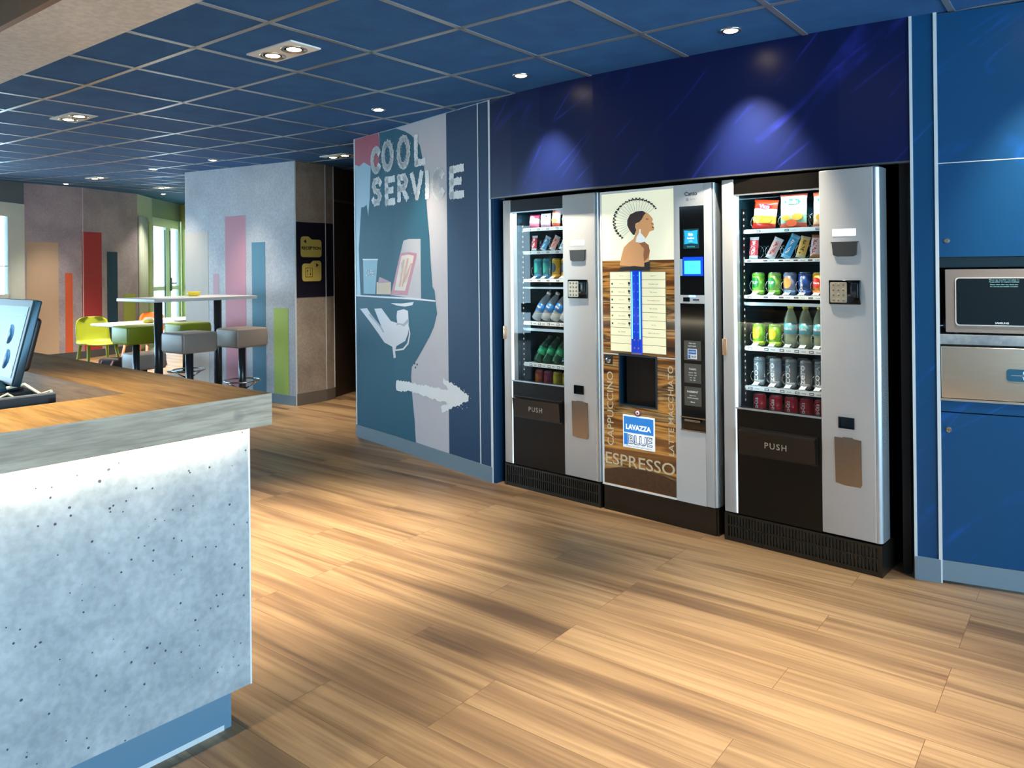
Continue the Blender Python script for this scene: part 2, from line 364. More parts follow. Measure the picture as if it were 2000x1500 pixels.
# ------------------------------------------------------------------ mural print (one printed sheet following the wall)
def cutpoly(pts, breaks):
    bm = bmesh.new(); vs = [bm.verts.new((x, y, 0)) for x, y in pts]; bm.faces.new(vs)
    bmesh.ops.triangulate(bm, faces=bm.faces[:])
    for s in breaks: bmesh.ops.bisect_plane(bm, geom=bm.verts[:]+bm.edges[:]+bm.faces[:], plane_co=(s, 0, 0), plane_no=(1, 0, 0))
    bm.verts.index_update(); v = [(q.co.x, q.co.y) for q in bm.verts]; f = [[q.index for q in g.verts] for g in bm.faces]; bm.free(); return v, f
BR = []; acc = 0
for a, b_ in zip(PW, PW[1:]): acc += math.dist(a, b_); BR.append(acc)
mur = MB()
def mural(pts, mi, layer):
    pts = [(min(max(p[0], .001), 1.86), min(p[1], zc(-4.9)-.004) if p[0] < .5 else min(p[1], 2.503)) for p in pts]
    v, f = cutpoly(pts, BR[:-1]); mur.add([(*Wpt(s, .0012+.0004*layer), z) for s, z in v], f, mi)
MUR = {
'red':[(0, 2.537), (0.395, 2.543), (0.416, 2.389), (0.399, 2.224), (0.269, 2.25), (0.156, 2.297), (0.08, 2.27), (0.017, 2.291), (0, 2.284)],
'shirt':[(0, 2.289), (0.017, 2.291), (0.08, 2.27), (0.156, 2.297), (0.269, 2.25), (0.247, 1.991), (0.22, 1.847), (0.197, 1.943), (0.15, 1.925), (0.107, 1.928), (0.089, 1.813), (0.074, 1.687), (0.057, 1.581), (0.068, 1.369), (0.081, 1.194), (0, 1.192)],
'jacket':[(0.405, 2.541), (0.512, 2.543), (0.664, 2.505), (0.798, 2.46), (0.891, 2.418), (0.963, 2.37), (1.016, 2.325), (1.05, 2.227), (1.083, 2.111), (1.097, 1.924), (1.112, 1.784), (1.135, 1.644), (1.149, 1.46), (1.171, 1.276), (1.199, 1.247), (1.216, 1.144), (1.229, 1.082), (1.185, 0.987), (1.125, 0.91), (1.024, 0.808), (0.941, 0.726), (0.867, 0.666), (0.855, 0.588), (0.864, 0.481), (0.882, 0.375), (0.901, 0.269), (0.91, 0.162), (0.919, 0.1), (0, 0.1), (0, 1.192), (0.081, 1.194), (0.068, 1.369), (0.057, 1.581), (0.074, 1.687), (0.089, 1.813), (0.107, 1.928), (0.15, 1.925), (0.197, 1.943), (0.22, 1.847), (0.247, 1.991), (0.269, 2.25), (0.399, 2.224), (0.416, 2.389)],
'cup':[(0.723, 1.544), (0.763, 1.625), (0.839, 1.635), (1.012, 1.629), (1.011, 1.274), (1.011, 1.18), (0.564, 1.203)],
'fries_red':[(0.713, 1.529), (0.837, 1.536), (0.956, 1.524), (0.946, 1.481), (0.814, 1.208), (0.564, 1.208)],
'fries_in':[(0.732, 1.509), (0.836, 1.517), (0.919, 1.506), (0.9, 1.463), (0.782, 1.24), (0.618, 1.243)],
'yellow':[(0.346, 1.303), (0.566, 1.305), (0.564, 1.208), (0.344, 1.208)],
'pink':[(0.371, 1.297), (0.392, 1.348), (0.574, 1.304)],
'glass':[(0.13, 1.49), (0.365, 1.486), (0.321, 1.208), (0.134, 1.207)],
'rim':[(0.125, 1.496), (0.37, 1.492), (0.37, 1.482), (0.125, 1.486)],
'tray':[(0, 1.194), (0.455, 1.191), (0.887, 1.190), (1.211, 1.178), (1.211, 1.168), (0.887, 1.175), (0.455, 1.178), (0, 1.183)],
'tray2':[(0.563, 1.139), (0.737, 1.142), (0.823, 1.150), (0.908, 1.158), (0.886, 1.133), (0.78, 1.119), (0.649, 1.124)],
'hand':[(0.072, 1.079), (0.191, 1.087), (0.249, 1.042), (0.34, 0.989), (0.417, 0.947), (0.363, 1.013), (0.307, 1.087), (0.42, 1.094), (0.496, 1.042), (0.56, 0.999), (0.657, 0.987), (0.647, 1.037), (0.659, 1.082), (0.758, 1.099), (0.822, 1.088), (0.831, 1.001), (0.819, 0.913), (0.775, 0.855), (0.642, 0.807), (0.62, 0.766), (0.63, 0.716), (0.598, 0.708), (0.578, 0.797), (0.459, 0.823), (0.372, 0.886), (0.225, 0.984)],
'thumb':[(0.657, 0.987), (0.64, 0.97), (0.75, 0.985), (0.826, 1.03), (0.826, 1.0), (0.76, 0.965)],
'finger':[(0.34, 0.989), (0.417, 0.947), (0.46, 0.905), (0.44, 0.90), (0.40, 0.935), (0.33, 0.975), (0.22, 1.03), (0.23, 1.045)],
'cuff':[(0.831, 0.979), (0.855, 0.915), (0.828, 0.837), (0.752, 0.785), (0.62, 0.766), (0.62, 0.778), (0.741, 0.797), (0.807, 0.841), (0.836, 0.914), (0.816, 0.978)],
'arrow':[(0.637, 0.538), (0.854, 0.543), (1.099, 0.546), (1.308, 0.544), (1.372, 0.551), (1.3, 0.594), (1.301, 0.63), (1.452, 0.591), (1.614, 0.54), (1.608, 0.501), (1.449, 0.44), (1.278, 0.381), (1.269, 0.416), (1.37, 0.46), (1.251, 0.453), (1.078, 0.469), (0.853, 0.476), (0.636, 0.462)]}
mural([(0, .1), (1.367, .1), (1.367, 2.56), (.6, 2.56), (.45, 2.56), (0, 2.56)], 0, 0)
mural([(1.367, .1), (1.86, .1), (1.86, 2.56), (1.367, 2.56)], 2, 0)
# paint edges torn in small teeth
def rough(pts, amp=.008, step=.018):
    out = []
    for i, p in enumerate(pts):
        q = pts[(i+1) % len(pts)]; L = math.dist(p, q); n = max(1, int(L/step)); nx, ny = ((q[1]-p[1])/L, -(q[0]-p[0])/L) if L else (0, 0)
        for k in range(n):
            t = k/n; d = random.uniform(-amp, amp) if k else 0; out.append((p[0]+(q[0]-p[0])*t+nx*d, p[1]+(q[1]-p[1])*t+ny*d))
    return out
for k, mi, ly in (('red', 3, 1), ('shirt', 4, 1), ('jacket', 1, 2), ('glass', 5, 3), ('rim', 6, 4), ('cup', 0, 3), ('fries_red', 7, 4), ('fries_in', 8, 5), ('yellow', 9, 3), ('pink', 3, 4), ('tray', 6, 5), ('tray2', 6, 5), ('hand', 6, 5), ('thumb', 10, 6), ('finger', 10, 6), ('cuff', 6, 6)):
    mural(MUR[k], mi, ly)
for a in ((.77, 1.48, .70, 1.27), (.83, 1.49, .74, 1.27), (.88, 1.45, .76, 1.30)):
    mural([(a[0]-.012, a[1]), (a[0]+.012, a[1]), (a[2]+.012, a[3]), (a[2]-.012, a[3])], 11, 6)
for i in range(5): mural([(.72+.03*i, 1.45-.035*i), (.75+.03*i, 1.47-.03*i), (.74+.02*i, 1.36-.02*i)], 9 if i % 2 else 0, 7)
for s, z in ((.90, .70), (.935, .695), (.91, .67)): mural([(s, z), (s+.018, z+.006), (s+.024, z-.008), (s+.006, z-.014)], 12, 4)
mural(rough(MUR['arrow'], .009, .016), 13, 7)
# letters in torn brush strokes, each in its box on the wall
STROKES = {'C': [[(.56+.48*math.cos(PI*i/9), .5+.5*math.sin(PI*i/9)) for i in range(2, 17)]], 'O': [[(.5+.42*math.sin(2*PI*i/14), .5+.5*math.cos(2*PI*i/14)) for i in range(15)]],
'L': [[(.15, 1), (.15, 0), (1, 0)]], 'S': [[(.95, .85), (.7, 1), (.25, .97), (.1, .75), (.3, .56), (.72, .45), (.9, .25), (.7, .02), (.25, 0), (.05, .15)]],
'E': [[(1, 1), (.15, 1), (.15, 0), (1, 0)], [(.15, .52), (.8, .52)]], 'R': [[(.12, 0), (.12, 1), (.7, 1), (.9, .78), (.7, .52), (.12, .5)], [(.5, .5), (.95, 0)]], 'V': [[(.02, 1), (.5, 0), (.98, 1)]], 'I': [[(.5, 1), (.5, 0)]]}
def letter(ch, x0, z1, x1, z0, wd=.052, bits=34):
    z0 += wd*.5; z1 -= wd*.5; x0 += wd*.3; x1 -= wd*.3
    for st in STROKES[ch]:
        P = [(x0+(x1-x0)*a, z0+(z1-z0)*b_) for a, b_ in st]
        for (a, c) in zip(P, P[1:]):
            L = math.dist(a, c); ux, uz = (c[0]-a[0])/L, (c[1]-a[1])/L; e = wd*.35; a2 = (a[0]-ux*e, a[1]-uz*e); c2 = (c[0]+ux*e, c[1]+uz*e); h = wd/2
            q = [(a2[0]-uz*h, a2[1]+ux*h), (c2[0]-uz*h, c2[1]+ux*h), (c2[0]+uz*h, c2[1]-ux*h), (a2[0]+uz*h, a2[1]-ux*h)]
            mural(rough(q, .005, .011), 13, 7)
    for _ in range(bits):
        st = random.choice(STROKES[ch]); k = random.randrange(len(st)-1); t = random.random()
        x = x0+(x1-x0)*(st[k][0]*(1-t)+st[k+1][0]*t)+random.gauss(0, wd*.42); z = z0+(z1-z0)*(st[k][1]*(1-t)+st[k+1][1]*t)+random.gauss(0, wd*.42); r = random.uniform(.0018, .005)
        mural([(x-r, z), (x, z+r), (x+r, z-r*.4)], 13 if random.random() < .5 else (1 if x < 1.08 else (0 if x < 1.367 else 2)), 9)
BX = [(0.272, 2.403, 0.431, 2.18), (0.442, 2.432, 0.628, 2.179), (0.672, 2.435, 0.882, 2.171), (0.928, 2.422, 1.093, 2.17), (0.287, 2.153, 0.442, 1.92), (0.481, 2.140, 0.642, 1.911), (0.672, 2.140, 0.848, 1.92), (0.882, 2.142, 1.058, 1.918), (1.087, 2.135, 1.14, 1.907), (1.173, 2.132, 1.344, 1.9), (1.391, 2.123, 1.581, 1.89)]
for ch, q in zip('COOLSERVICE', BX): letter(ch, *q, bits=260 if ch == 'O' else 70)
for _ in range(60):
    a = random.random(); x = 1.32+.3*a+random.gauss(0, .012); z = (.60-.08*a if random.random() < .5 else .40+.09*a)+random.gauss(0, .016); r = random.uniform(.002, .006)
    mural([(x-r, z), (x, z+r), (x+r, z-r*.4)], 13, 9)
for ch, cx in zip('CAFE', (.185, .22, .255, .29)):
    vs, fs = text_geo(ch, .01, .028, .05); mur.add([(*Wpt(cx+a, .004), 1.38+b_) for a, b_ in vs], fs, 6)
o = mur.build('wall_mural', [MUR_WHITE, TEAL, NAVY_M, mat('mural_red', 'b04a5c', .4), mat('mural_sky', '9ec4d8', .4), mat('mural_glass', '4f8fa5', .4), mat('mural_glove', 'dcd8dc', .4), mat('mural_brick', 'b43a44', .4),
    mat('mural_peach', 'd8c0a4', .4), mat('mural_sand', 'd0a468', .4), mat('mural_shade', 'a9a5ae', .4), mat('mural_orange', 'c8793a', .4), mat('mural_dark', '263038', .4), mat('mural_white', 'eef0f0', .4)])
tag(o, 'printed mural of a gloved hand holding a tray, COOL SERVICE and a white arrow', 'mural')

# ------------------------------------------------------------------ vending machines (local x along the front, y into the wall)
ANG = math.radians(-4.757); MF = TR(-3.070, 3.882, 0, ANG)
def MT(u, y=0, z=0): return MF @ Matrix.Translation((u, y, z))
WHITE_INK = mat('white_ink', 'e8ecee', .5); GREY_INK = mat('grey_ink', '6c6a62', .5); LED_COOL = mat('led_cool', 'e8fbff', .5, es=3, ecol='c8f2ff')
def ring_pts(cx, cz, y0, r, turns, pitch, n=18): return [(cx+r*math.cos(2*PI*i/n+2), y0+pitch*i/n, cz+r*math.sin(2*PI*i/n+2)) for i in range(int(turns*n)+1)]
SP = {}
def spiral(T, parent, r, pitch=.045, turns=3.2):
    k = (r, pitch, turns)
    if k not in SP: SP[k] = MB().tube(ring_pts(0, 0, 0, r, turns, pitch), .0014, 5).mesh('spiral', CHROME)
    o = bpy.data.objects.new('spiral', SP[k]); COL.objects.link(o); o.parent = parent; o.matrix_parent_inverse = Matrix(); o.location = T
    return o
def snack_machine(u0, label, shelves, led_top, led_side):
    R = empty('vending_machine', MT(u0), label, 'vending machine', 'snack and drink machines')
    W = .745; y = .0
    mb = MB()      # cabinet carcass: two sides, back, top, floor
    mb.box(.012, .035, .075, .84, .02, 1.838).box(W-.035, W-.012, .075, .84, .02, 1.838).box(.035, W-.035, .82, .84, .02, 1.838).box(.035, W-.035, .075, .82, 1.80, 1.838).box(.035, W-.035, .075, .82, .56, .60)
    mb.box(.012, W-.012, .10, .84, .02, .56)
    mb.build('cabinet', mat('cabinet_black', '0c0d0f', .35, .3), R)
    mb = MB(); mb.box(.040, .050, .09, .80, .60, 1.80).box(.50+.20, .71, .09, .80, .60, 1.80).box(.05, .70, .79, .80, .60, 1.80)
    mb.build('liner', INNER, R)
    mb = MB().box(.0505, .058, .118, .150, .69, 1.70, 0)
    z = .70
    while z < 1.69: mb.box(.058, .0586, .126, .134, z, z+.011, 1); z += .0335
    mb.build('perforated_rail', [BLACK, WHITE_INK], R)
    # door
    def P(name, f, m): mb = MB(); f(mb); return soft(mb.build(name, m, R))
    P('door_stile', lambda b: b.box(0, .064, 0, .07, .146, 1.843, bev=.006), SILVER)
    P('light_strip', lambda b: b.box(.0645, .0705, .004, .02, .148, 1.762), mat('led_edge', 'eafaff', .5, es=1.1, ecol='dff4ff'))
    P('header_panel', lambda b: b.box(.064, .494, .006, .07, 1.765, 1.84), DARK)
    P('control_panel', lambda b: b.box(.495, .735, 0, .07, .150, 1.843, bev=.005), SILVER)
    P('door_edge', lambda b: (b.lathe([(.024, .150), (.024, 1.838), (.018, 1.845), (0, 1.845)], 20, c=(.735, .026)), b.box(.733, .759, .026, .11, .15, 1.84)), SILVER2)
    P('lower_panel', lambda b: b.box(.064, .4945, .006, .07, .146, .68), DARK)
    P('window_sill', lambda b: b.box(.066, .494, .002, .012, .678, .686), SILVER2); P('window_head', lambda b: b.box(.066, .494, .002, .012, 1.757, 1.764), SILVER2)
    P('window_glass', lambda b: b.box(.072, .494, .010, .014, .686, 1.757), GLASS)
    P('interior_light', lambda b: b.box(.08, .48, .075, .09, 1.768, 1.776), LED_COOL)
    fl = P('delivery_flap', lambda b: (b.box(.082, .478, .0, .006, .452, .590), b.add([(.09, -.024, .575), (.47, -.024, .575), (.47, -.012, .462), (.09, -.012, .462), (.09, .004, .585), (.47, .004, .585), (.47, .004, .458), (.09, .004, .458)], [(0, 1, 2, 3), (4, 5, 1, 0), (7, 3, 2, 6), (4, 0, 3, 7), (1, 5, 6, 2)][::1])), mat('flap_black', '131110', .3))
    tb = MB(); addtext(tb, 'PUSH', .28, .519, -.0196, h=.030, bold=.012, space=1.25); tb.build('lettering', mat('embossed_edge', 'a8a296', .25, .3), fl)
    P('display', lambda b: (b.box(.556, .660, -.002, .001, 1.534, 1.567), ), mat('display_lit', 'e6f6fa', .4, es=1.0, ecol='dff4fa'))
    P('note_slot', lambda b: (b.prism([(.555, 1.507), (.560, 1.447), (.58, 1.440), (.648, 1.440), (.664, 1.447), (.668, 1.507)], -.010, .004, axis='y'), b.box(.548, .672, -.003, .001, 1.503, 1.508)), mat('slot_grey', '3a3b3b', .4))
    kb = P('keypad_box', lambda b: b.box(.540, .680, -.012, .002, 1.220, 1.331, bev=.003), GLOSS)
    k = MB().prism(rrect(.548, .622, 1.228, 1.322, .006), -.015, -.012, axis='y').build('keypad', mat('keypad_steel', 'c8bda8', .3, .6), kb)
    b2 = MB()
    for r in range(4):
        for c in range(3): b2.lathe([(.006, 0), (.005, .002), (0, .0022)], 12, T=Matrix.Translation((.563+.022*c, -.015, 1.24+.0235*r)) @ FACE)
    b2.build('key_buttons', mat('key_dark', '8d7f6c', .35, .5), kb)
    P('card_reader', lambda b: (b.box(.640, .672, -.0165, -.012, 1.25, 1.318, bev=.002)), mat('reader_blue', '101820', .2))
    P('coin_return', lambda b: (b.box(.575, .645, -.006, .001, .649, .655), b.box(.575, .645, -.006, .001, .695, .701), b.box(.575, .581, -.006, .001, .655, .695), b.box(.639, .645, -.006, .001, .655, .695), b.box(.581, .639, -.001, .001, .655, .695)), GLOSS)
    P('coin_door', lambda b: (b.prism([(.556, .605), (.59, .605), (.595, .609), (.635, .609), (.64, .605), (.674, .602), (.676, .40), (.67, .388), (.60, .388), (.56, .396)], -.005, .001, axis='y')), STEELD)
    lk = P('lock', lambda b: (b.box(-.002, .022, -.006, .02, .945, 1.03, bev=.002), b.lathe([(.007, 0), (.007, .004), (0, .004)], 14, T=Matrix.Translation((.010, -.006, 1.01)) @ FACE)), mat('lock_brass', 'c9a887', .3, .7))
    def gr(b):
        b.box(0, .755, .004, .014, .128, .140); b.box(0, .755, .004, .014, .0, .022); b.box(0, .755, .004, .014, .074, .082)
        n = 46
        for i in range(n+1): x = .012+i*(.728/n); b.box(x-.0042, x+.0042, .004, .014, .020, .130)
        b.box(-.002, .012, .002, .1, 0, .142); b.box(.745, .757, .002, .75, 0, .142)
    P('base_grille', gr, mat('grille_black', '15130f', .35))
    P('base_tray', lambda b: b.box(.014, .74, .034, .044, .0, .125), mat('grille_back', '8ea0a8', .5))
    out = []
    for z0, z1, lanes, kind in shelves:
        s = MB().box(.058, .70, .14, .74, z1-.012, z1-.004).build('shelf', mat('shelf_metal', '8f9a9e', .4, .3), R)
        rb = MB(); h0, h1 = z0, z1
        if kind == 'bare': rb.box(.056, .70, .132, .14, h0, h1, 2)
        else:
            rb.box(.056, .70, .132, .14, h0, h1)
            for u, w_ in lanes:
                rb.box(u-.034, u-.012, .1312, .132, h0+.005, h1-.006, 1); rb.box(u-.031, u-.015, .1305, .1312, h0+.008, h1-.009, 0)
                for i in range(3): rb.box(u+.001+.008*i, u+.006+.008*i, .1312, .132, h0+.009, h1-.011, 1)
            if kind == 'cans':
                n = 60; top = []
                for i in range(n+1):
                    x = .058+.64*i/n; ph = min(abs(x-u) for u, w_ in lanes)/.0375; top.append((x, h1+.007*max(0, 1-ph*1.15)**.6))
                rb.prism([(.058, h1-.002)]+[(.698, h1-.002)]+top[::-1], .133, .138, 2, axis='y')
                for u, w_ in lanes: rb.add([(u-.018, .134, h1+.004), (u+.012, .134, h1+.004), (u+.014, .165, h1+.020), (u-.016, .165, h1+.020)], [(0, 1, 2, 3)], 0)
        rb.build('price_rail', [RAIL, TAG, mat('rail_blue_grey', '9fb6c0', .35, .3)], s)
        if kind in ('cans', 'bars'):
            for u, w_ in lanes: spiral((u, .150, z1+.036 if kind == 'bars' else z1+.045), s, .034)
        if kind == 'bags':
            for u, w_ in lanes: spiral((u-.04, .150, z1+.034), s, .036); spiral((u+.045, .150, z1+.034), s, .036)
        for i in range(len(lanes)+1):
            if kind in ('bars',): pass
        out.append(s)
    a = area('interior_lamp', (.27, .095, 1.762), (0, 0, 0), .38, .03, led_top, (.72, .95, 1), R)
    a = area('interior_lamp', (.078, .085, 1.25), (0, -PI/2, .6), .9, .010, led_side, (.65, .92, 1), R)
    return R
L5 = [(u, .07) for u in (.108, .195, .276, .352, .424, .50, .575, .65)]
L3 = [(.160, .15), (.308, .15), (.462, .15), (.61, .15)]
MR_SH = [(1.569, 1.590, L3, 'bags'), (1.419, 1.436, L5, 'bars'), (1.232, 1.250, L5, 'cans'), (1.197, 1.213, [], 'bare'), (.963, .986, L5, 'cans'), (.757, .780, L5, 'cans'), (.60, .62, L5, 'none')]
ML4 = [(u, .07) for u in (.14, .215, .292, .37, .447, .52, .60, .67)]
ML_SH = [(1.643, 1.665, ML4, 'bags0'), (1.493, 1.514, ML4, 'bars'), (1.312, 1.332, ML4, 'cans'), (1.269, 1.281, [], 'bare'), (1.032, 1.056, ML4, 'none'), (.995, 1.012, [], 'bare'), (.762, .787, ML4, 'none'), (.60, .62, ML4, 'none')]
snack_machine(0, 'left snack and drink vending machine beside the mural wall, bottled water inside', ML_SH, 1.1, .35)
snack_machine(1.54, 'right snack and drink vending machine nearest the blue cupboards, crisp bags on top shelf', MR_SH, 1.3, .9)

# ------------------------------------------------------------------ products
PM = {}
def pmesh(key, fn):
    if key not in PM: PM[key] = fn()
    return PM[key]
def pc(c, rough=.3, **k): return mat('pack_'+c, c, rough, **k)
LID = mat('can_lid', 'c4c8ca', .25, .9)
def wraptext(mb, body, r, z, w=None, h=None, mi=0, bold=0, rot=0, phi=0):
    vs, fs = text_geo(body, bold, w, h); c, s_ = math.cos(rot), math.sin(rot); q = []
    for a, b_ in vs: x = a*c-b_*s_; zz = a*s_+b_*c; th = x/r+phi; q.append((math.sin(th)*(r+.0004), -math.cos(th)*(r+.0004), z+zz))
    mb.add(q, fs, mi)
def patch(mb, r, z0, z1, phi, half, mi, e=.0003):
    n = 8; vs = []; 
    for i in range(n+1):
        th = phi+(-half+2*half*i/n); k = 1-abs(-1+2*i/n)**2.5
        zm, hz = (z0+z1)/2, (z1-z0)/2
        vs += [(math.sin(th)*(r+e), -math.cos(th)*(r+e), zm-hz*max(k, .05)**.5), (math.sin(th)*(r+e), -math.cos(th)*(r+e), zm+hz*max(k, .05)**.5)]
    mb.add(vs, [(2*i, 2*i+2, 2*i+3, 2*i+1) for i in range(n)], mi, True)
def can(u, z, y, style, label, group, yaw=0):
    c1, c2, c3, txt, vert, r, h = style
    def f():
        mb = MB(); mb.lathe([(r*.78, 0), (r*.9, .004), (r, .012), (r, h*.2)], 24, 1); mb.lathe([(r, h*.2), (r, h-.016)], 24, 0); mb.lathe([(r, h-.016), (r*.97, h-.010), (r*.83, h-.002), (r*.83, h-.0015)], 24, 0)
        if c3: patch(mb, r, h*.3, h*.78, -.25, .75, 2)
        if txt:
            if vert: wraptext(mb, txt, r+.0003, h*.5, w=h*.66, h=.022, mi=3, bold=.02, rot=PI/2, phi=-.2)
            else: wraptext(mb, txt, r+.0003, h*.54, w=min(.034, .012*len(txt)), mi=3, bold=.02, phi=-.25)
        return mb.mesh('drink_can', [pc(c1, .28), pc(c2, .28), pc(c3 or c1, .3), pc('f2f2ee')])
    T = MT(u, y, z) @ Matrix.Rotation(yaw, 4, 'Z')
    o = put('drink_can', pmesh(('can', style), f), None, T); tag(o, label, 'can', group)
    l = pmesh(('lid', r, h), lambda: MB().lathe([(r*.84, h-.003), (r*.84, h), (r*.80, h), (r*.78, h-.004), (0, h-.004)], 20).mesh('can_lid', LID))
    put('can_lid', l, o, None); return o
def bottle(u, z, y, style, label, group, tilt=(0, 0)):
    body, lab, cap, r, h, txt, clear = style
    T = MT(u, y, z) @ Matrix.Rotation(tilt[0], 4, 'X') @ Matrix.Rotation(tilt[1], 4, 'Y')
    o = put('drink_bottle', pmesh(('bot', style), lambda: MB().lathe([(r*.8, 0), (r, .008), (r, h*.2), (r*.93, h*.24), (r, h*.28), (r, h*.62), (r*.92, h*.70), (r*.6, h*.83), (.0125, h*.91), (.0125, h*.94), (0, h*.94)], 22).mesh('drink_bottle', mat('pet_'+body, body, .12, 0, .6, clear=clear))), None, T)
    tag(o, label, 'bottle', group)
    def f():
        mb = MB().lathe([(r+.0006, h*.32), (r+.0006, h*.58)], 22)
        if txt: wraptext(mb, txt, r+.001, h*.45, w=r*1.5, mi=1, bold=.02, phi=-.2)
        return mb.mesh('bottle_label', [pc(lab), pc('f2f2ee')])
    put('bottle_label', pmesh(('bl', style), f), o); put('bottle_cap', pmesh(('bc', style), lambda: MB().lathe([(.0145, h*.925), (.0145, h), (.012, h+.002), (0, h+.002)], 16).mesh('bottle_cap', pc(cap))), o)
    return o
def pillow(w, h, t, bands, crimp=.10, nx=8, nz=16):
    """sealed foil bag: puffed front and back, crimped at head and foot"""
    mb = MB()
    for side in (-1, 1):
        vs = []
        for j in range(nz+1):
            v = j/nz; k = min(1, min(v, 1-v)/crimp/1.6); k = k**.6 if k > 0 else 0
            if v < .05 or v > .95: k = 0
            for i in range(nx+1):
                a = i/nx; e = max(0, 1-abs(2*a-1)**3)**.5; wx = w*(1-.06*k)
                wob = .0012*math.sin(a*29+v*17)*k
                vs.append(((a-.5)*wx, side*(t/2*e*k+.0004)+wob, v*h))
        for j in range(nz):
            zz = (j+.5)/nz; mi = next(b_[1] for b_ in bands if zz <= b_[0])
            fs = [(j*(nx+1)+i, j*(nx+1)+i+1, (j+1)*(nx+1)+i+1, (j+1)*(nx+1)+i) for i in range(nx)]
            o = len(mb.v)
            if j == 0: mb.v += [tuple(v) for v in vs]; base = o
            for f in fs: mb.f.append([base+q for q in (f if side < 0 else f[::-1])]); mb.m.append(mi); mb.sm.append(True)
    return mb
def bag(u, z, y, w, h, cols, bands, badge, txt, label, lean=0, extra=None):
    o = put('crisp_bag', pillow(w, h, .045, bands).mesh('crisp_bag', [pc(c, .25) for c in cols]), None, MT(u, y, z) @ Matrix.Rotation(lean, 4, 'Y') @ Matrix.Rotation(-.06, 4, 'X'))
    tag(o, label, 'crisps', 'crisp bags on the top shelf')
    if badge:
        mb = MB(); P = [(w*.02+w*.28*math.cos(a*PI/10), h*.76+h*.085*math.sin(a*PI/10)) for a in range(20)]
        mb.prism(P, -.0265, -.020, 0, axis='y'); addtext(mb, txt, w*.02, h*.76, -.027, w=w*.42, mi=1, bold=.03); mb.build('brand_badge', [pc(badge), pc('f2f2ee')], o)
    if extra:
        mb = MB()
        for ex, ez, er, mi in extra: mb.prism([(ex*w+er*w*math.cos(a*PI/8), ez*h+er*w*.62*math.sin(a*PI/8)) for a in range(16)], -.0268, -.018, mi, axis='y')
        mb.build('food_picture', [pc('e8b04a'), pc('5fb88a'), pc('d8603a')], o)
    return o
G1 = 'crisp bags on the top shelf'
u0 = 1.54
bag(u0+.150, 1.592, .165, .130, .150, ['d8401e', 'f4e4b8', 'e8b62e', 'cc2a1c'], [(.16, 3), (.42, 2), (.70, 1), (1, 0)], 'c01838', 'Vico', 'orange and yellow crisp bag with a red oval badge in the right machine', .10, [(-.24, .30, .16, 0), (.20, .30, .17, 0)])
bag(u0+.308, 1.592, .160, .140, .168, ['e2604a', 'f6ece0', 'a8d8c0'], [(.10, 0), (.38, 2), (.93, 1), (1, 0)], '1f8a70', 'Belin', 'white and pink crisp bag with green badge, middle of the right machine top shelf', 0, [(-.2, .28, .16, 0), (.2, .30, .2, 0), (.0, .12, .2, 2)])
bag(u0+.470, 1.592, .160, .132, .168, ['e87858', 'f4dfe4', 'e8c49a'], [(.08, 0), (.40, 2), (.9, 1), (1, 0)], '2a9aa0', 'Belin', 'pink crisp bag cut off by the keypad panel, top shelf of the right machine', 0, [(-.1, .25, .22, 0)])
bag(.125, 1.668, .17, .085, .085, ['c83a6a', 'f0c8d4', 'e07088'], [(.3, 2), (.7, 1), (1, 0)], 'b02a50', 'Mix', 'small pink sweet bag at the left end of the left machine top shelf', .05)
bag(.222, 1.668, .17, .085, .088, ['f2e6ea', 'e8a8bc', 'd85878'], [(.3, 1), (.7, 0), (1, 0)], '2b3a5a', 'Duo', 'small white and pink sweet bag, second on the top shelf of the left machine', .0)
bag(.312, 1.668, .165, .062, .108, ['e87850', 'f4e8dc', 'e0603c'], [(.2, 2), (.75, 1), (1, 0)], None, '', 'slim orange snack pouch, third on the top shelf of the left machine', .04, [(0, .35, .3, 0)])
bag(.395, 1.668, .165, .062, .100, ['dfe8ea', 'f0f0f0', 'd86a58'], [(.3, 2), (1, 1)], None, '', 'slim white snack pouch beside the control panel, top shelf of the left machine', .05, [(0, .4, .3, 1)])
def bar(u, z, y, w, h, cols, txt, label, lean):
    mb = pillow(w, h, .018, [(.12, 1), (.88, 0), (1, 1)], .06, 6, 14); addtext(mb, txt, 0, h*.5, -.0098, w=h*.62, h=w*.42, mi=2, bold=.03, rot=PI/2)
    o = mb.build('snack_bar', [pc(cols[0], .25), pc(cols[1], .25), pc(cols[2], .3)], None, MT(u, y, z) @ Matrix.Rotation(lean, 4, 'Y') @ Matrix.Rotation(-.15, 4, 'X'))
    return tag(o, label, 'snack bar', 'snack bars on the second shelves')
for i, (cols, txt, lean, nm, h) in enumerate([(('d8404a', 'c8d4da', 'f4f0f0'), 'KitKat', 0, 'red pouch with a silvery top, left end', .115), (('e8c4bc', 'dfe4e8', 'c83a4a'), 'Kinder', .42, 'pale pink bar with red letters, second', .115),
        (('3aa8dc', '7cc8ea', 'f4f4f4'), 'Bounty', .42, 'bright blue bar, third', .13), (('e8c060', 'd8c8a0', '5a3a20'), 'Lion', .24, 'yellow bar with brown letters, fourth', .112), (('ecdcdc', 'b87a4a', 'c83a6a'), 'TWIX', .06, 'white bar with pink letters, right end', .115)]):
    bar(u0+L5[i][0]-.012, 1.438, .158, .05, h, cols, txt, nm+' of the second shelf of the right machine', lean)
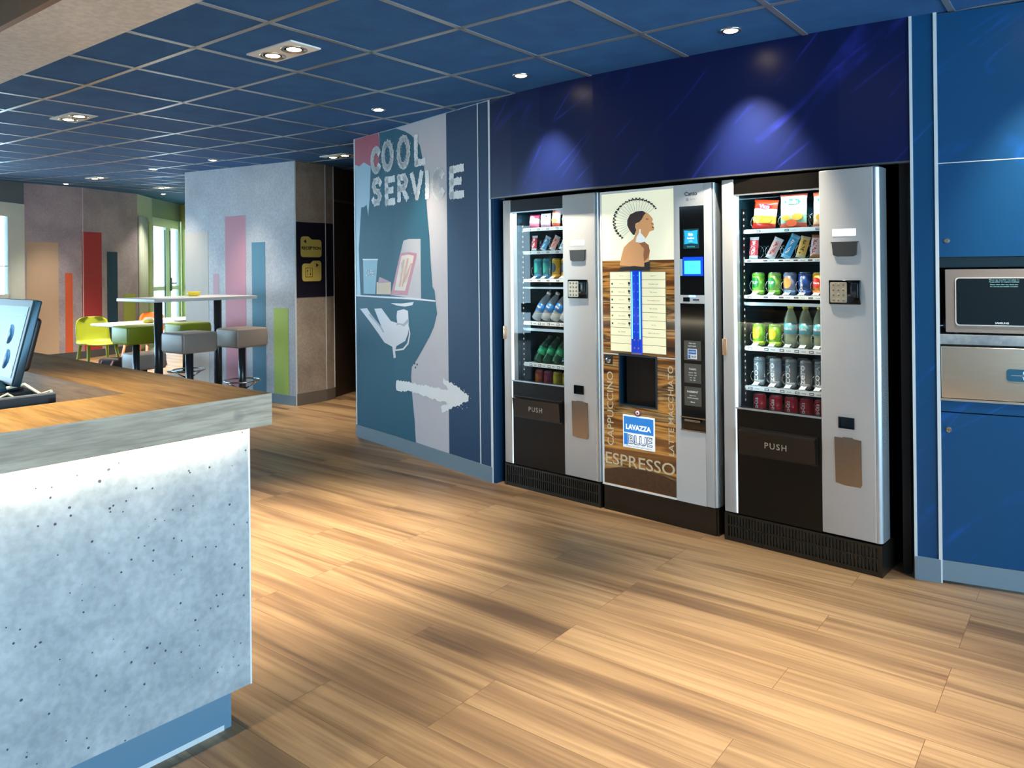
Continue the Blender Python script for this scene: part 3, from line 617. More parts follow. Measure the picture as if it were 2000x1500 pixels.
for i, (cols, txt, lean, nm) in enumerate([(('d8404a', 'dfe8ea', 'f4f0f0'), 'KitKat', 0, 'red bar standing upright, left end'), (('4a98c8', 'c8dce4', 'f4f4f4'), 'Bounty', .42, 'leaning blue bar, second'), (('e8b0a4', 'dfe4e8', 'a03030'), 'Kinder', .42, 'leaning pink bar, third'), (('c8dce4', 'e8f0f0', '3a8a9a'), 'Milky', .42, 'leaning pale blue bar at the control panel,')]):
    bar(ML4[i][0]-.012, 1.516, .158, .046, .10, cols, txt, nm+' on the second shelf of the left machine', lean)
ORD = ['first', 'second', 'third', 'fourth', 'fifth']
CR = .0325
ST = {'lime': ('7ac043', '8cc850', '1f8a3c', '7UP', 0, CR, .115), 'lime2': ('8cc050', '5fae3a', '3a9a5a', '7UP', 0, CR, .115), 'peach': ('8a98b8', '5a86b0', 'e8b060', '', 0, CR, .115), 'blue': ('1f4fa0', '1f4fa0', None, 'Orangina', 1, CR, .115),
      'fruit': ('e8b828', 'e0602a', 'd83a2a', 'Oasis', 0, CR, .115), 'citrus': ('7cb82a', 'a8cc3a', 'e8d832', '', 0, CR, .115), 'grey': ('7a868a', '8d989c', None, 'COLA', 1, .029, .145), 'silver': ('9aa0a2', '868c90', None, 'zero', 1, .029, .145), 'cola': ('c41f2c', 'c41f2c', None, 'Coca-Cola', 1, CR, .115),
      'teal': ('2a9aa8', '1f7fb0', '3ab8a8', '', 0, .03, .13), 'yellow': ('e8c23a', 'e0a82a', '1f4a60', '', 0, .03, .13), 'mix': ('a84a3a', '5a6a8a', 'c8783a', '', 0, .03, .115), 'plum': ('8a3a4a', '3a5a7a', 'b04a5a', '', 0, .03, .115), 'olive': ('c8b82a', '8a8a2a', 'd8c83a', '', 0, .03, .115)}
for i, (s_, nm) in enumerate([('lime', 'bright green can at the left end'), ('lime2', 'second green can, yellowish'), ('peach', 'grey-blue can with a yellow bottle picture'), ('blue', 'dark blue can with white upright letters'), ('fruit', 'yellow and orange fruit drink can')]):
    can(u0+L5[i][0], 1.252, .19, ST[s_], f'{nm}, third shelf of the right machine', 'cans on the third shelf of the right machine')
for i in range(2): can(u0+L5[i][0], .988, .19, ST['citrus'], f'green and yellow can, {ORD[i]} from the left beside the clear bottles', 'green cans beside the bottles')
for i in range(2): can(u0+L5[i][0]+.01, .988, .27, ST['citrus'], f'green can standing behind the {ORD[i]} green and yellow can', 'green cans beside the bottles')
for i in range(2, 5): bottle(u0+L5[i][0], .988, .19, ('b8c8a8', '4ab0c0', 'd8c838', .032, .212, 'Volvic', .55), f'clear bottle with round blue label, {ORD[i-2]} from the green cans in the right machine', 'clear bottles in the right machine')
for i in range(5): can(u0+L5[i][0], .782, .19, ST['grey' if i % 2 == 0 else 'silver'], f'tall grey can, {ORD[i]} from the left in the front row of the right machine', 'tall grey cans')
for i in range(4): can(u0+L5[i][0]+.035, .782, .255, ST['grey'], f'tall grey can of the back row, between the {ORD[i]} and {ORD[i+1]} front ones', 'tall grey cans')
for i in range(5): can(u0+L5[i][0], .622, .19, ST['cola'], f'red cola can, {ORD[i]} from the left on the lowest shelf of the right machine', 'red cola cans')
for i, s_ in enumerate(['teal', 'teal', 'yellow', 'yellow']):
    can(ML4[i][0], 1.334, .19, ST[s_], f"{'teal blue' if i < 2 else 'yellow'} can, {ORD[i]} from the left on the third shelf of the left machine", 'cans on the third shelf of the left machine')
for i in range(4): bottle(ML4[i][0]-.012, 1.066, .17, ('c4d8e4', '2f86d0', 'e8f0f4', .031, .20, 'Vittel', .6), f'leaning water bottle with blue label, {ORD[i]} from the left in the left machine', 'water bottles in the left machine', (-.25, .42))
for i in range(4): bottle(ML4[i][0]-.01, .79, .18, ('0f4a38', '1fa070', '203028', .031, .19, '', .25), f'leaning dark green bottle, {ORD[i]} from the left in the left machine', 'dark green bottles in the left machine', (-.25, .42))
for i, s_ in enumerate(['mix', 'plum', 'olive', 'olive']): can(ML4[i][0], .622, .19, ST[s_], f"{('red-brown', 'plum red', 'olive yellow', 'olive yellow')[i]} can, {ORD[i]} from the left at the bottom of the left machine", 'cans at the bottom of the left machine')

# ------------------------------------------------------------------ coffee machine
CM = empty('coffee_machine', MT(.775), 'coffee vending machine with a woman on its lit poster, between the two snack machines', 'coffee machine')
def P(name, f, m, par=None): mb = MB(); f(mb); return soft(mb.build(name, m, par or CM))
P('cabinet', lambda b: (b.box(.01, .70, .08, .80, .03, .60), b.box(.01, .70, .08, .80, .95, 1.80), b.box(.01, .115, .08, .80, .6, .95), b.box(.385, .70, .08, .80, .6, .95)), mat('coffee_side', '8a8578', .4, .3))
P('door_frame', lambda b: (b.box(0, .012, .0, .08, .146, 1.838), b.box(.012, .486, .0, .08, 1.823, 1.838), b.box(.012, .486, .0, .08, .146, .156), b.box(.012, .486, .002, .008, .902, .908)), WHITE)
P('control_panel', lambda b: (b.box(.486, .518, 0, .08, .146, 1.838), b.box(.662, .712, 0, .08, .146, 1.838, bev=.004), b.box(.518, .662, 0, .08, 1.722, 1.838), b.box(.518, .662, 0, .08, .146, .528)), mat('coffee_silver', 'c2c6c8', .4, .2))
P('door_edge', lambda b: (b.lathe([(.014, .150), (.014, 1.836), (0, 1.838)], 18, c=(.711, .014)), b.box(.70, .7265, .014, .10, .15, 1.834)), SILVER2)
P('poster', lambda b: b.box(.012, .486, .003, .075, 1.440, 1.823), mat('poster_cream', 'e6e6cc', .4, es=.4, ecol='f4f2d0', var=.05, vs=2))
P('gold_panel', lambda b: (b.box(.012, .486, .003, .075, .908, 1.440), b.box(.012, .122, .003, .075, .620, .902), b.box(.372, .486, .003, .075, .620, .902), b.box(.012, .486, .003, .075, .156, .620)), GOLD)
P('pebble_band', lambda b: b.prism([(.012, .16), (.486, .16), (.486, .245), (.40, .262), (.28, .270), (.12, .262), (.012, .235)], .0015, .003, axis='y'), mat('pebbles', '4a3222', .3, var=.6, vs=45))
# the figure printed on the poster

def q(x, y):   # poster crop units to metres on the panel
    return (.012+(x-80)/650*.474, 1.823-(y-140)/645*.383-.0)
skin, skin2, hair, dress, ear, line_ = 0, 1, 2, 3, 4, 5
FIG = [(skin, [(245, 830), (262, 740), (285, 660), (330, 615), (372, 585), (392, 545), (400, 470), (440, 400), (455, 350), (490, 340), (520, 362), (545, 395), (550, 415), (540, 430), (556, 448), (558, 462), (548, 470), (562, 488), (556, 510), (520, 520), (500, 560), (478, 590), (480, 620), (510, 645), (520, 700), (512, 780), (520, 840), (400, 850)]),
       (skin2, [(425, 625), (470, 600), (480, 620), (510, 645), (520, 700), (505, 760), (470, 800), (462, 740), (470, 680)]),
       (hair, [(372, 545), (340, 500), (318, 450), (320, 400), (345, 350), (400, 325), (460, 322), (490, 345), (470, 365), (452, 400), (430, 425), (395, 440), (392, 470), (400, 500), (385, 545)]),
       (skin, [(392, 440), (425, 435), (432, 465), (415, 500), (398, 480)]), (dress, [(250, 850), (380, 838), (470, 850), (470, 810), (520, 795), (520, 884), (235, 884)]),
       (ear, [(432, 520), (478, 575), (485, 610), (440, 622), (395, 612), (402, 570)]), (ear, [(428, 495), (440, 495), (440, 525), (428, 525)]), (hair, [(488, 396), (512, 402), (508, 408), (490, 404)]), (skin2, [(538, 440), (556, 448), (540, 456)]), (5, [(540, 474), (560, 480), (548, 490)])]
mb = MB()
for k, (mi, P_) in enumerate(FIG): mb.prism([q(*p) for p in P_], .0026-.0002*k, .003, mi, axis='y')
for i in range(22):      # fan of clips round the head, each with a curl at the tip
    a = math.radians(222-i*8.6); c = (415, 430); r0 = 108; r1 = 190+26*math.sin(math.radians(i*8.2)); d = (math.cos(a), -math.sin(a))
    p0 = q(c[0]+d[0]*r0, c[1]+d[1]*r0); p1 = q(c[0]+d[0]*r1, c[1]+d[1]*r1); nx, nz = -(p1[1]-p0[1]), p1[0]-p0[0]; L = math.hypot(nx, nz); nx /= L/.0007; nz /= L/.0007
    mb.prism([(p0[0]+nx, p0[1]+nz), (p1[0]+nx, p1[1]+nz), (p1[0]-nx, p1[1]-nz), (p0[0]-nx, p0[1]-nz)], .0012, .003, 6, axis='y')
    for s_ in (-1.6, 1.6, .2):
        cc = (p1[0]+s_*nx*6+ (p1[0]-p0[0])*.10*abs(s_), p1[1]+s_*nz*6+(p1[1]-p0[1])*.16*(1 if s_ == .2 else .3)); mb.prism([(cc[0]+.0085*math.cos(t*PI/3+i)*(1, .55)[t % 2], cc[1]+.0065*math.sin(t*PI/3+i)*(1, .55)[t % 2]) for t in range(6)], .0010, .003, 7, axis='y')
mb.build('poster_picture', [mat('print_skin', 'd9a06a', .4, es=.25, ecol='e0a060'), mat('print_skin_shade', 'a8683a', .4, es=.15, ecol='a8683a'), mat('print_hair', '40201a', .4), mat('print_dress', '2a1a18', .4), mat('print_pearl', 'e0e4e0', .4, es=.4, ecol='e8f0ea'), mat('print_lip', '7a3028', .4), mat('print_wire', '9fb0b4', .4), mat('print_curl', '2a2c30', .4)], CM)
# menu
mn = P('menu_panel', lambda b: [b.box(.068+(0 if c == 0 else .214), .208+(.222 if c else 0), -.002, .003, .925+i*.0452, .925+i*.0452+.0425) for i in range(10) for c in (0, 1)], mat('menu_cream', 'e6e4c4', .45, es=.3, ecol='f8f2c0'))
P('menu_backing', lambda b: b.box(.066, .432, -.0005, .003, .921, 1.378), mat('menu_grey', '77745e', .5))
mb = MB()
DR = ['Espresso', 'Cafe long', 'Cafe au lait', 'Cappuccino', 'Chocolat', 'The citron', 'The menthe', 'Eau chaude']
for i, t in enumerate(DR):
    z = .925+(9-i)*.0452+.021; addtext(mb, t, .145, z, -.0023, h=.0075, mi=0); addtext(mb, DR[(i+3) % 8]+(' sucre' if i % 2 else ''), .355, z, -.0023, h=.0075, mi=0)
    if 0 < i < 7: mb.lathe([(.0075, 0), (.0075, .0006), (.0045, .0006), (.0045, 0)], 14, 1, T=Matrix.Translation((.197, -.0022, z+.004)) @ FACE); mb.box(.1945, .1995, -.0026, -.002, z-.012, z-.004, 1); mb.lathe([(.006, 0), (.006, .0006), (0, .0006)], 10, 2 if i in (1, 3, 4, 6) else 3, T=Matrix.Translation((.082, -.0022, z)) @ FACE)
mb.build('menu_lettering', [GREY_INK, TAG, mat('bean_green', '46584a', .5), mat('bean_yellow', '98a838', .5)], CM)
sb = P('selection_strip', lambda b: b.box(.210, .280, -.006, .003, .912, 1.382, bev=.002), mat('strip_blue', '0a2f9a', .2, es=.7, ecol='0838c0'))
mb = MB()
for x in (.218, .270): mb.box(x-.0035, x+.0035, -.0068, -.006, 1.00, 1.376, 0)
for i in range(10):
    for x in (.232, .258): mb.lathe([(.005, 0), (.004, .0012), (0, .0014)], 10, 1 if i > 1 else 2, T=Matrix.Translation((x, -.006, .948+i*.0452)) @ FACE)
mb.box(.212, .278, -.0066, -.006, .914, .922, 2); mb.build('selection_buttons', [mat('led_blue', '58a8ff', .4, es=4.5, ecol='3c8cff'), mat('button_blue', '3a5ad8', .4, es=.6, ecol='2a4ad0'), mat('button_brown', '8a7868', .3)], sb)
# cup recess
P('cup_recess', lambda b: (b.box(.122, .130, -.004, .20, .618, .908), b.box(.364, .372, -.004, .20, .618, .908), b.box(.130, .364, -.004, .20, .618, .626), b.box(.130, .364, -.004, .20, .900, .908), b.box(.130, .364, .19, .20, .626, .900)), mat('recess_plastic', '0d2a3a', .3))
P('cup_door', lambda b: b.box(.165, .362, .012, .018, .628, .898), mat('cup_door_smoke', '120f0e', .08, clear=.25))
P('cup_spout', lambda b: (b.lathe([(.012, .80), (.016, .86), (.02, .89)], 14, c=(.25, .12)), b.box(.20, .30, .09, .15, .86, .90)), GRAYP)
P('lock', lambda b: (b.lathe([(.018, 0), (.017, .004), (.010, .006), (.010, .012), (0, .012)], 20, T=Matrix.Translation((.050, .002, .868)) @ FACE)), CHROME)
P('lock_plate', lambda b: b.box(.022, .076, 0, .003, .845, .897), BLACK)
# lettering
INK = mat('cream_lettering', 'cfc0a0', .4)
for t, kw in (('CAPPUCCINO', dict(cx=.058, cz=.590, y=.0008, w=.425, h=.044, rot=PI/2)), ('LATTE MACCHIATO', dict(cx=.456, cz=.622, y=.0008, w=.485, h=.034, rot=PI/2)), ('ESPRESSO', dict(cx=.250, cz=.305, y=.0004, w=.455, h=.066))):
    mb = MB(); addtext(mb, t, bold=.008, **kw); mb.build('drink_lettering', INK, CM)
mb = MB(); mb.box(.147, .353, -.003, .0025, .385, .568, 0); mb.box(.153, .347, -.0036, -.003, .470, .560, 1); mb.box(.153, .347, -.0036, -.003, .400, .464, 2); mb.box(.153, .180, -.004, -.0036, .400, .464, 1)
addtext(mb, 'LAVAZZA', .25, .502, -.0042, w=.165, h=.030, mi=2, bold=.045); addtext(mb, 'BLUE', .262, .432, -.0042, w=.158, h=.054, mi=3, bold=.05); addtext(mb, 'BLUE', .262, .432, -.0046, w=.148, h=.044, mi=2, bold=-.01)
addtext(mb, 'espresso system', .25, .393, -.0034, w=.17, h=.007, mi=3)
mb.build('brand_sign', [mat('sign_white', 'eef4f8', .3, es=.3, ecol='e8f4ff'), mat('sign_blue', '1c7fd0', .3, es=.35, ecol='1878d0'), mat('sign_white2', 'f4f8fa', .3, es=.4, ecol='f0f8ff'), mat('sign_ink', '1a5590', .3)], CM)
mb = MB(); mb.lathe([(.020, 0), (.020, .003), (.015, .003), (.015, .0035), (0, .0035)], 20, 0, T=Matrix.Translation((.245, .0, .585)) @ FACE); mb.lathe([(.013, 0), (.013, .004), (0, .004)], 20, 1, T=Matrix.Translation((.245, .0, .585)) @ FACE); mb.box(.240, .250, -.0045, -.004, .581, .590, 0)
mb.build('round_badge', [mat('badge_red', '8a2a28', .4), WHITE_INK], CM)
# right-hand column
P('payment_column', lambda b: (b.box(.518, .662, .004, .08, 1.250, 1.722), b.box(.518, .662, .004, .08, .528, 1.206)), GLOSS)
P('coin_tray', lambda b: b.box(.518, .662, -.002, .08, 1.206, 1.250), mat('coin_silver', 'b8bec4', .35, .3))
P('coin_slot', lambda b: (b.box(.540, .578, -.0035, -.001, 1.216, 1.238), b.box(.598, .634, -.0035, -.001, 1.223, 1.229)), GLOSS)
P('coin_light', lambda b: b.box(.575, .612, -.004, -.001, 1.240, 1.248), mat('led_spot', '60c8ff', .4, es=14, ecol='40a0ff'))
mb = MB(); mb.box(.541, .633, .0, .004, 1.497, 1.601, 0); mb.prism([(.548, 1.594), (.588, 1.590), (.628, 1.594), (.624, 1.560), (.628, 1.520), (.588, 1.525), (.548, 1.520), (.551, 1.56)], -.001, 0, 1, axis='y')
addtext(mb, 'ibis', .587, 1.572, -.0014, h=.016, mi=2, bold=.03); addtext(mb, 'budget', .588, 1.551, -.0014, h=.014, mi=2, bold=.02); addtext(mb, 'HOTEL', .588, 1.536, -.0014, h=.005, mi=2); addtext(mb, 'horaires', .588, 1.508, -.0005, h=.010, mi=3, bold=.02)
mb.build('hotel_badge', [mat('badge_smoke', '0f3440', .3), mat('badge_cyan', '1f9ad0', .35, es=.5, ecol='1890d0'), mat('badge_white', 'f0f8fa', .4, es=.5, ecol='f0fbff'), mat('badge_teal', '2ab0b8', .4, es=.2)], CM)
mb = MB(); mb.box(.539, .656, .0, .004, 1.352, 1.452, 0); mb.box(.548, .642, -.001, 0, 1.362, 1.432, 1); mb.box(.520, .534, .001, .004, 1.352, 1.442, 2); addtext(mb, 'Bonjour', .596, 1.405, -.0014, h=.010, mi=0)
mb.build('touch_display', [mat('screen_blue', '0a38c8', .2, es=1.0, ecol='0838d0'), mat('screen_cyan', '3cc8f8', .2, es=1.6, ecol='38c0ff'), mat('screen_side', '8fb4cc', .3)], CM)
mb = MB(); CARD = mat('card_grey', '4c4c44', .5)
for z0, z1, rows in ((.905, 1.008, [('Cafe grain', .012, .998), ('servi avec', .010, .985)]), (.785, .886, [('TARIFS', .013, .862), ('Espresso   0,80', .009, .843), ('Cafe long   0,80', .009, .830), ('Lait   1,00', .009, .817), ('The   0,80', .009, .804)]), (.664, .764, [('PAIEMENT', .013, .742), ('pieces et cle', .009, .722), ('rend la monnaie', .009, .710), ('Merci', .010, .688)])):
    mb.box(.540, .638, .0, .004, z0, z1, 0)
    for t, h, z in rows: addtext(mb, t, .589, z-.004, -.0004, h=h*.8, mi=1, bold=.02)
mb.box(.562, .616, -.001, 0, .912, .966, 1); mb.box(.566, .612, -.0015, -.001, .938, .962, 2); mb.box(.566, .578, -.0015, -.001, .916, .934, 2)
addtext(mb, 'LAVAZZA', .589, .950, -.0018, w=.040, mi=1, bold=.04); addtext(mb, 'BLUE', .598, .925, -.0018, w=.026, mi=3, bold=.03)
mb.build('price_cards', [CARD, WHITE_INK, mat('card_blue', '1c6ab8', .4), TAG], CM)
P('change_return', lambda b: (b.box(.518, .662, -.004, .004, .598, .604), b.box(.518, .662, -.004, .004, .530, .536), b.box(.545, .635, -.012, -.002, .580, .592, bev=.002)), STEELD)
mb = MB(); addtext(mb, 'Canto', .590, 1.788, -.0006, w=.074, bold=.02); addtext(mb, 'NECTA', .600, 1.757, -.0006, w=.034, mi=1, bold=.0); mb.box(.562, .576, -.0006, .0, 1.750, 1.764, 1); addtext(mb, 'Q', .569, 1.757, -.0009, h=.009, mi=2)
mb.build('model_lettering', [mat('ink_black', '17191b', .4), mat('ink_grey', '6d7276', .4), WHITE_INK], CM)
P('base_panel', lambda b: (b.box(.004, .712, .010, .03, .0, .140), b.box(.70, .724, .016, .75, 0, .14), b.box(.004, .02, .03, .7, 0, .14)), mat('base_brown', '1b1612', .22))

# ------------------------------------------------------------------ cupboards with the microwave (local x along the front)
CA = math.atan2(3.852-3.797, -.266+.566); CF = TR(-.566, 3.797, 0, CA)
def CT(u, y=0, z=0): return CF @ Matrix.Translation((u, y, z))
UC = empty('wall_cupboard', CT(0), 'tall blue upper cupboard above the microwave niche', 'cupboard')
def P2(par, name, f, m): mb = MB(); f(mb); return soft(mb.build(name, m, par))
CW = .60
P2(UC, 'carcass', lambda b: b.box(.006, CW, .02, .52, 1.431, 2.495), BLACK)
P2(UC, 'fixed_panel', lambda b: b.box(.006, CW, 0, .02, 1.845, 2.50), BLUE_CAB)
P2(UC, 'edge_strip', lambda b: b.box(.006, CW, -.001, .02, 1.8405, 1.8445), ALU)
dr = P2(UC, 'door', lambda b: b.box(.006, CW, 0, .02, 1.431, 1.840), BLUE_CAB)
def lock(par, x, z): return P2(par, 'lock', lambda b: (b.lathe([(.013, 0), (.012, .003), (.007, .0035), (.0068, .0032)], 22, 0, T=Matrix.Translation((x, 0, z)) @ FACE), b.lathe([(.007, 0), (.0065, .0033), (0, .0033)], 18, 1, T=Matrix.Translation((x, 0, z)) @ FACE), b.box(x-.001, x+.001, -.0042, -.0032, z-.004, z+.004, 2)), [CHROME, mat('lock_face', 'b8b098', .3, .8), BLACK])
lock(dr, .037, 1.503)
BC = empty('base_cupboard', CT(0), 'blue base cupboard with a brushed steel drawer under the microwave', 'cupboard')
P2(BC, 'carcass', lambda b: b.box(.006, CW, .02, .55, .05, 1.046), BLACK)
ds = P2(BC, 'drawer', lambda b: (b.box(.010, CW, -.002, .018, .814, 1.040, bev=.004), b.box(.006, CW, -.006, .02, .803, .812)), STEEL)
lb = P2(ds, 'label_plate', lambda b: b.prism(rrect(.252, .42, .900, .952, .012), -.0045, -.002, axis='y'), mat('plate_teal', '1f5670', .35))
mb = MB(); addtext(mb, 'Poubelle', .338, .937, -.0048, h=.012, bold=.03); addtext(mb, 'Trash bin', .338, .914, -.0048, h=.012, bold=.03); mb.box(.268, .41, -.0048, -.0045, .9248, .9256); mb.build('lettering', WHITE_INK, lb)
P2(BC, 'fascia', lambda b: b.box(.006, CW, 0, .02, .755, .802), BLUE_CAB)
dr = P2(BC, 'door', lambda b: b.box(.006, CW, 0, .02, .103, .750), BLUE_CAB); lock(dr, .036, .676)
P2(BC, 'plinth', lambda b: b.box(.006, CW, 0, .02, .012, .101), SKIRT)
NS = P2(None, 'niche_worktop', lambda b: (b.box(.004, CW, -.004, .53, 1.049, 1.092, bev=.002)), concrete('slab_stone', '6f7c84', '98a2a6', '50585c', .4, 8)); NS.matrix_world = CF; tag(NS, 'grey stone-look shelf that the microwave stands on', 'worktop')
NC = P2(None, 'wall_niche', lambda b: (b.box(.004, CW, .545, .56, 1.095, 1.43), b.box(.0, .006, .02, .53, 1.095, 1.43), b.box(CW-.01, CW, .02, .53, 1.095, 1.43)), BLACK); NC.matrix_world = CF; struct(NC)
TP = P2(None, 'trim_7', lambda b: b.box(.006, CW, .07, .09, 1.385, 1.43), mat('niche_fascia', '17343e', .5)); TP.matrix_world = CF; struct(TP)
MW = empty('microwave_oven', CT(0.0, .0, 1.0935), 'steel-fronted microwave oven standing in the niche', 'microwave')
def P3(name, f, m): mb = MB(); f(mb); return soft(mb.build(name, m, MW))
P3('body', lambda b: (b.box(.034, .522, .03, .38, .010, .280), [b.lathe([(.012, -.0005), (.012, .012)], 12, c=(x, y)) for x in (.07, .49) for y in (.07, .34)]), GRAYP)
P3('door_frame', lambda b: (b.prism(rrect(.030, .525, .008, .283, .004), .010, .03, axis='y'), ), mat('microwave_steel', 'b29f93', .28, .6, stretch=(2, 2, 50), var=.1))
P3('window_trim', lambda b: b.prism(rrect(.0665, .4315, .0385, .2475, .014), .005, .012, axis='y'), mat('trim_bright', 'e8e0d4', .3, .2))
P3('window', lambda b: b.prism(rrect(.071, .427, .043, .243, .012), .004, .008, axis='y'), mat('microwave_window', '0a1820', .06, 0, .6))
mb = MB(); addtext(mb, 'SAMSUNG', .238, .052, .0035, w=.050, bold=.02)
for i, t in enumerate(['Merci de chauffer vos plats ici', 'Ne pas utiliser de recipient metallique', 'Please clean after use, thank you', 'Do not use any metallic container']): addtext(mb, t, .247, .236-.0085*i-(.003 if i > 1 else 0), .0035, w=.108-.008*(i > 1), h=.0055, bold=.02, mi=1)
mb.build('lettering', [WHITE_INK, mat('ink_cyan', '9fd0d0', .4)], MW)
P3('control_strip', lambda b: b.box(.440, .520, .006, .012, .02, .27), BLACK)
# wall going on to the right of the cupboards
e0 = CT(CW+.02).translation
struct(strip([(e0.x, e0.y), (e0.x+1.4, e0.y+.45), (4.45, e0.y+1.2)], 0, 2.5, .12, 0, ztop=lambda x: zc(x)).build('wall_right', BLUE_CAB))

# ------------------------------------------------------------------ far rooms: pillar wall, corridor door, striped wall, windows
PLA = [(-8.69, 4.84), (-6.615, 4.885)]; PLB = [(-6.615, 4.885), (-6.618, 5.275)]; PLC = [(-6.618, 5.275), (-6.664, 5.421)]
struct(strip(PLA, 0, 2.5, .15, 0, ztop=lambda x: zc(x)).build('wall_pale', CONC_LIGHT)); struct(strip(PLA, 0, .098, .012, .012).build('baseboard_pale', SKIRT))
mb = strip(PLB, 0, 2.5, .1, 0, ztop=lambda x: zc(x)); strip(PLC, 0, 2.5, .1, 0, mb=mb, ztop=lambda x: zc(x)); struct(mb.build('wall_corner', CONC_WARM))
mb = strip(PLB, 0, .125, .012, .012); strip(PLC, 0, .125, .012, .012, mb=mb); struct(mb.build('baseboard_corner', mat('skirting_brown', '6a625c', .5)))
post(-6.612, 4.885, .014, 'trim_8', a=.8); post(-6.617, 5.277, .008, 'trim_9', a=1.5); post(-6.664, 5.425, .010, 'trim_10', a=1.3)
def sheet(P, rects, name, mats, label, cat, front=.002, deep=.0015, group=None):
    mb = MB()
    for s0, s1, z0, z1, mi in rects:
        a = Wpt(s0, front, P); c = Wpt(s1, front, P); a2 = Wpt(s0, front-deep, P); c2 = Wpt(s1, front-deep, P)
        mb.add([(*a, z0), (*c, z0), (*c, z1), (*a, z1), (*a2, z0), (*c2, z0), (*c2, z1), (*a2, z1)], [(0, 1, 2, 3), (4, 7, 6, 5), (0, 3, 7, 4), (1, 5, 6, 2), (3, 2, 6, 7), (0, 4, 5, 1)], mi)
    o = mb.build(name, mats); return tag(o, label, cat, group) if label else struct(o)
GB = 'painted colour bars on the walls'
for r, c, l in (((.0, .486, .1, 1.873), 'bdb6ae', 'faint beige bar at the left end of the pale wall'), ((.582, .693, .1, 1.38), 'c39aa8', 'narrow pink bar behind the high white table'), ((.826, 1.214, .1, 2.027), 'bf7f90', 'broad pink bar, tallest on the pale wall'),
                ((1.326, 1.565, .1, 1.720), '3f7590', 'slate blue bar on the pale wall behind the grey stool'), ((1.706, 1.953, .1, 1.01), 'a9bf4a', 'short lime bar at the right end of the pale wall')):
    sheet(PLA, [(*r, 0)], 'painted_bar', [mat('bar_'+c, c, .6)], l, 'painted bar', group=GB)
o = sheet(PLB+[PLC[1]], [(.0, .39, 1.125, 1.915, 0), (.392, .54, 1.125, 1.915, 0)], 'sign_panel', [mat('panel_aubergine', '1c1726', .4)], 'dark aubergine sign band around the brown concrete corner', 'sign panel', .003, .002)
def foldersign(s0, s1, z0, z1, left, name, label):
    P = []
    w_ = s1-s0; h_ = z1-z0; tab = .14*h_
    pts = rrect(0, w_, 0, h_-tab, .03, 3)
    # body with a raised tab on one side
    if left: poly = [(w_, .03), (w_, h_-tab-.03), (w_-.008, h_-tab-.01), (w_-.03, h_-tab), (w_*.52, h_-tab), (w_*.42, h_-.01), (w_*.36, h_), (.03, h_), (.008, h_-.01), (0, h_-.03), (0, .03), (.008, .008), (.03, 0), (w_-.03, 0), (w_-.008, .008)]
    else: poly = [(w_, .03), (w_, h_-.03), (w_-.008, h_-.01), (w_-.03, h_), (w_*.6, h_), (w_*.52, h_-.01), (w_*.42, h_-tab), (.03, h_-tab), (.008, h_-tab-.01), (0, h_-tab-.03), (0, .03), (.008, .008), (.03, 0), (w_-.03, 0), (w_-.008, .008)]
    a = Wpt(s0, .006, PLB); an = math.atan2(PLB[1][1]-PLB[0][1], PLB[1][0]-PLB[0][0]); T = TR(a[0], a[1], z0, an)
    mb = MB().prism(poly, -.004, .002, 0, axis='y'); o = mb.build(name, [mat('sign_yellow', 'c9b45c', .45)], None, T); tag(o, label, 'sign', 'yellow folder-shaped signs')
    mb = MB()
    if left:
        addtext(mb, 'RECEPTION', w_*.5, h_*.44, -.0046, w=w_*.92, h=.034, bold=.035); mb.prism([(.035, h_*.76), (.068, h_*.66), (.068, h_*.86)], -.0046, -.004, axis='y')
    else:
        x0, x1, y0_, y1_ = .040, .132, h_*.20, h_*.66
        for r in ((x0, x1, y0_, y0_+.005), (x0, x1, y1_-.005, y1_), (x0, x0+.005, y0_, y1_), (x1-.005, x1, y0_, y1_)): mb.box(r[0], r[1], -.0046, -.004, r[2], r[3])
        cx = x0+.028; mb.box(cx-.002, cx+.002, -.0046, -.004, y0_+.015, y1_-.03); mb.prism([(cx-.01, y1_-.038), (cx+.01, y1_-.038), (cx, y1_-.016)], -.0046, -.004, axis='y')
        cx = x1-.028; mb.box(cx-.002, cx+.002, -.0046, -.004, y0_+.03, y1_-.015); mb.prism([(cx-.01, y0_+.038), (cx, y0_+.016), (cx+.01, y0_+.038)], -.0046, -.004, axis='y')
        mb.prism([(w_-.035, h_*.78), (w_-.068, h_*.88), (w_-.068, h_*.68)], -.0046, -.004, axis='y')
    mb.build('sign_lettering', mat('sign_black', '16161c', .5), o)
foldersign(.064, .332, 1.547, 1.765, True, 'reception_sign', 'yellow folder-shaped sign reading RECEPTION on the dark band')
foldersign(.079, .327, 1.292, 1.510, False, 'lift_sign', 'yellow folder-shaped sign with a lift symbol under the RECEPTION sign')
# corridor: brown door wall and dark end
DW = [(-6.664, 5.425), (-6.86, 5.92), (-7.4, 7.3)]
struct(strip(DW, 2.19, 2.5, .1, 0, ztop=lambda x: zc(x)).build('wall_door', mat('corridor_brown', '3c302a', .6)))
struct(strip([DW[1], DW[2]], 0, 2.19, .1, 0).build('wall_passage', mat('corridor_brown', '3c302a', .6)))
dd = strip([DW[0], DW[1]], .004, 2.165, .045, -.02).build('door_1', mat('door_brown', '3a2e27', .4)); struct(dd)
a = Wpt(.03, -.012, DW)
for z in (.25, 1.0, 1.95): MB().lathe([(.011, z), (.011, z+.11)], 10, c=a).build('hinge', STEELD, dd)
struct(strip([DW[0], DW[1]], 2.166, 2.19, .06, -.005).build('trim_11', mat('door_head', '5a4c42', .4)))
struct(strip([(-7.4, 7.3), (-5.1, 8.1)], 0, 2.6, .1, 0).build('wall_passage_end', mat('corridor_end', '4a4038', .7)))
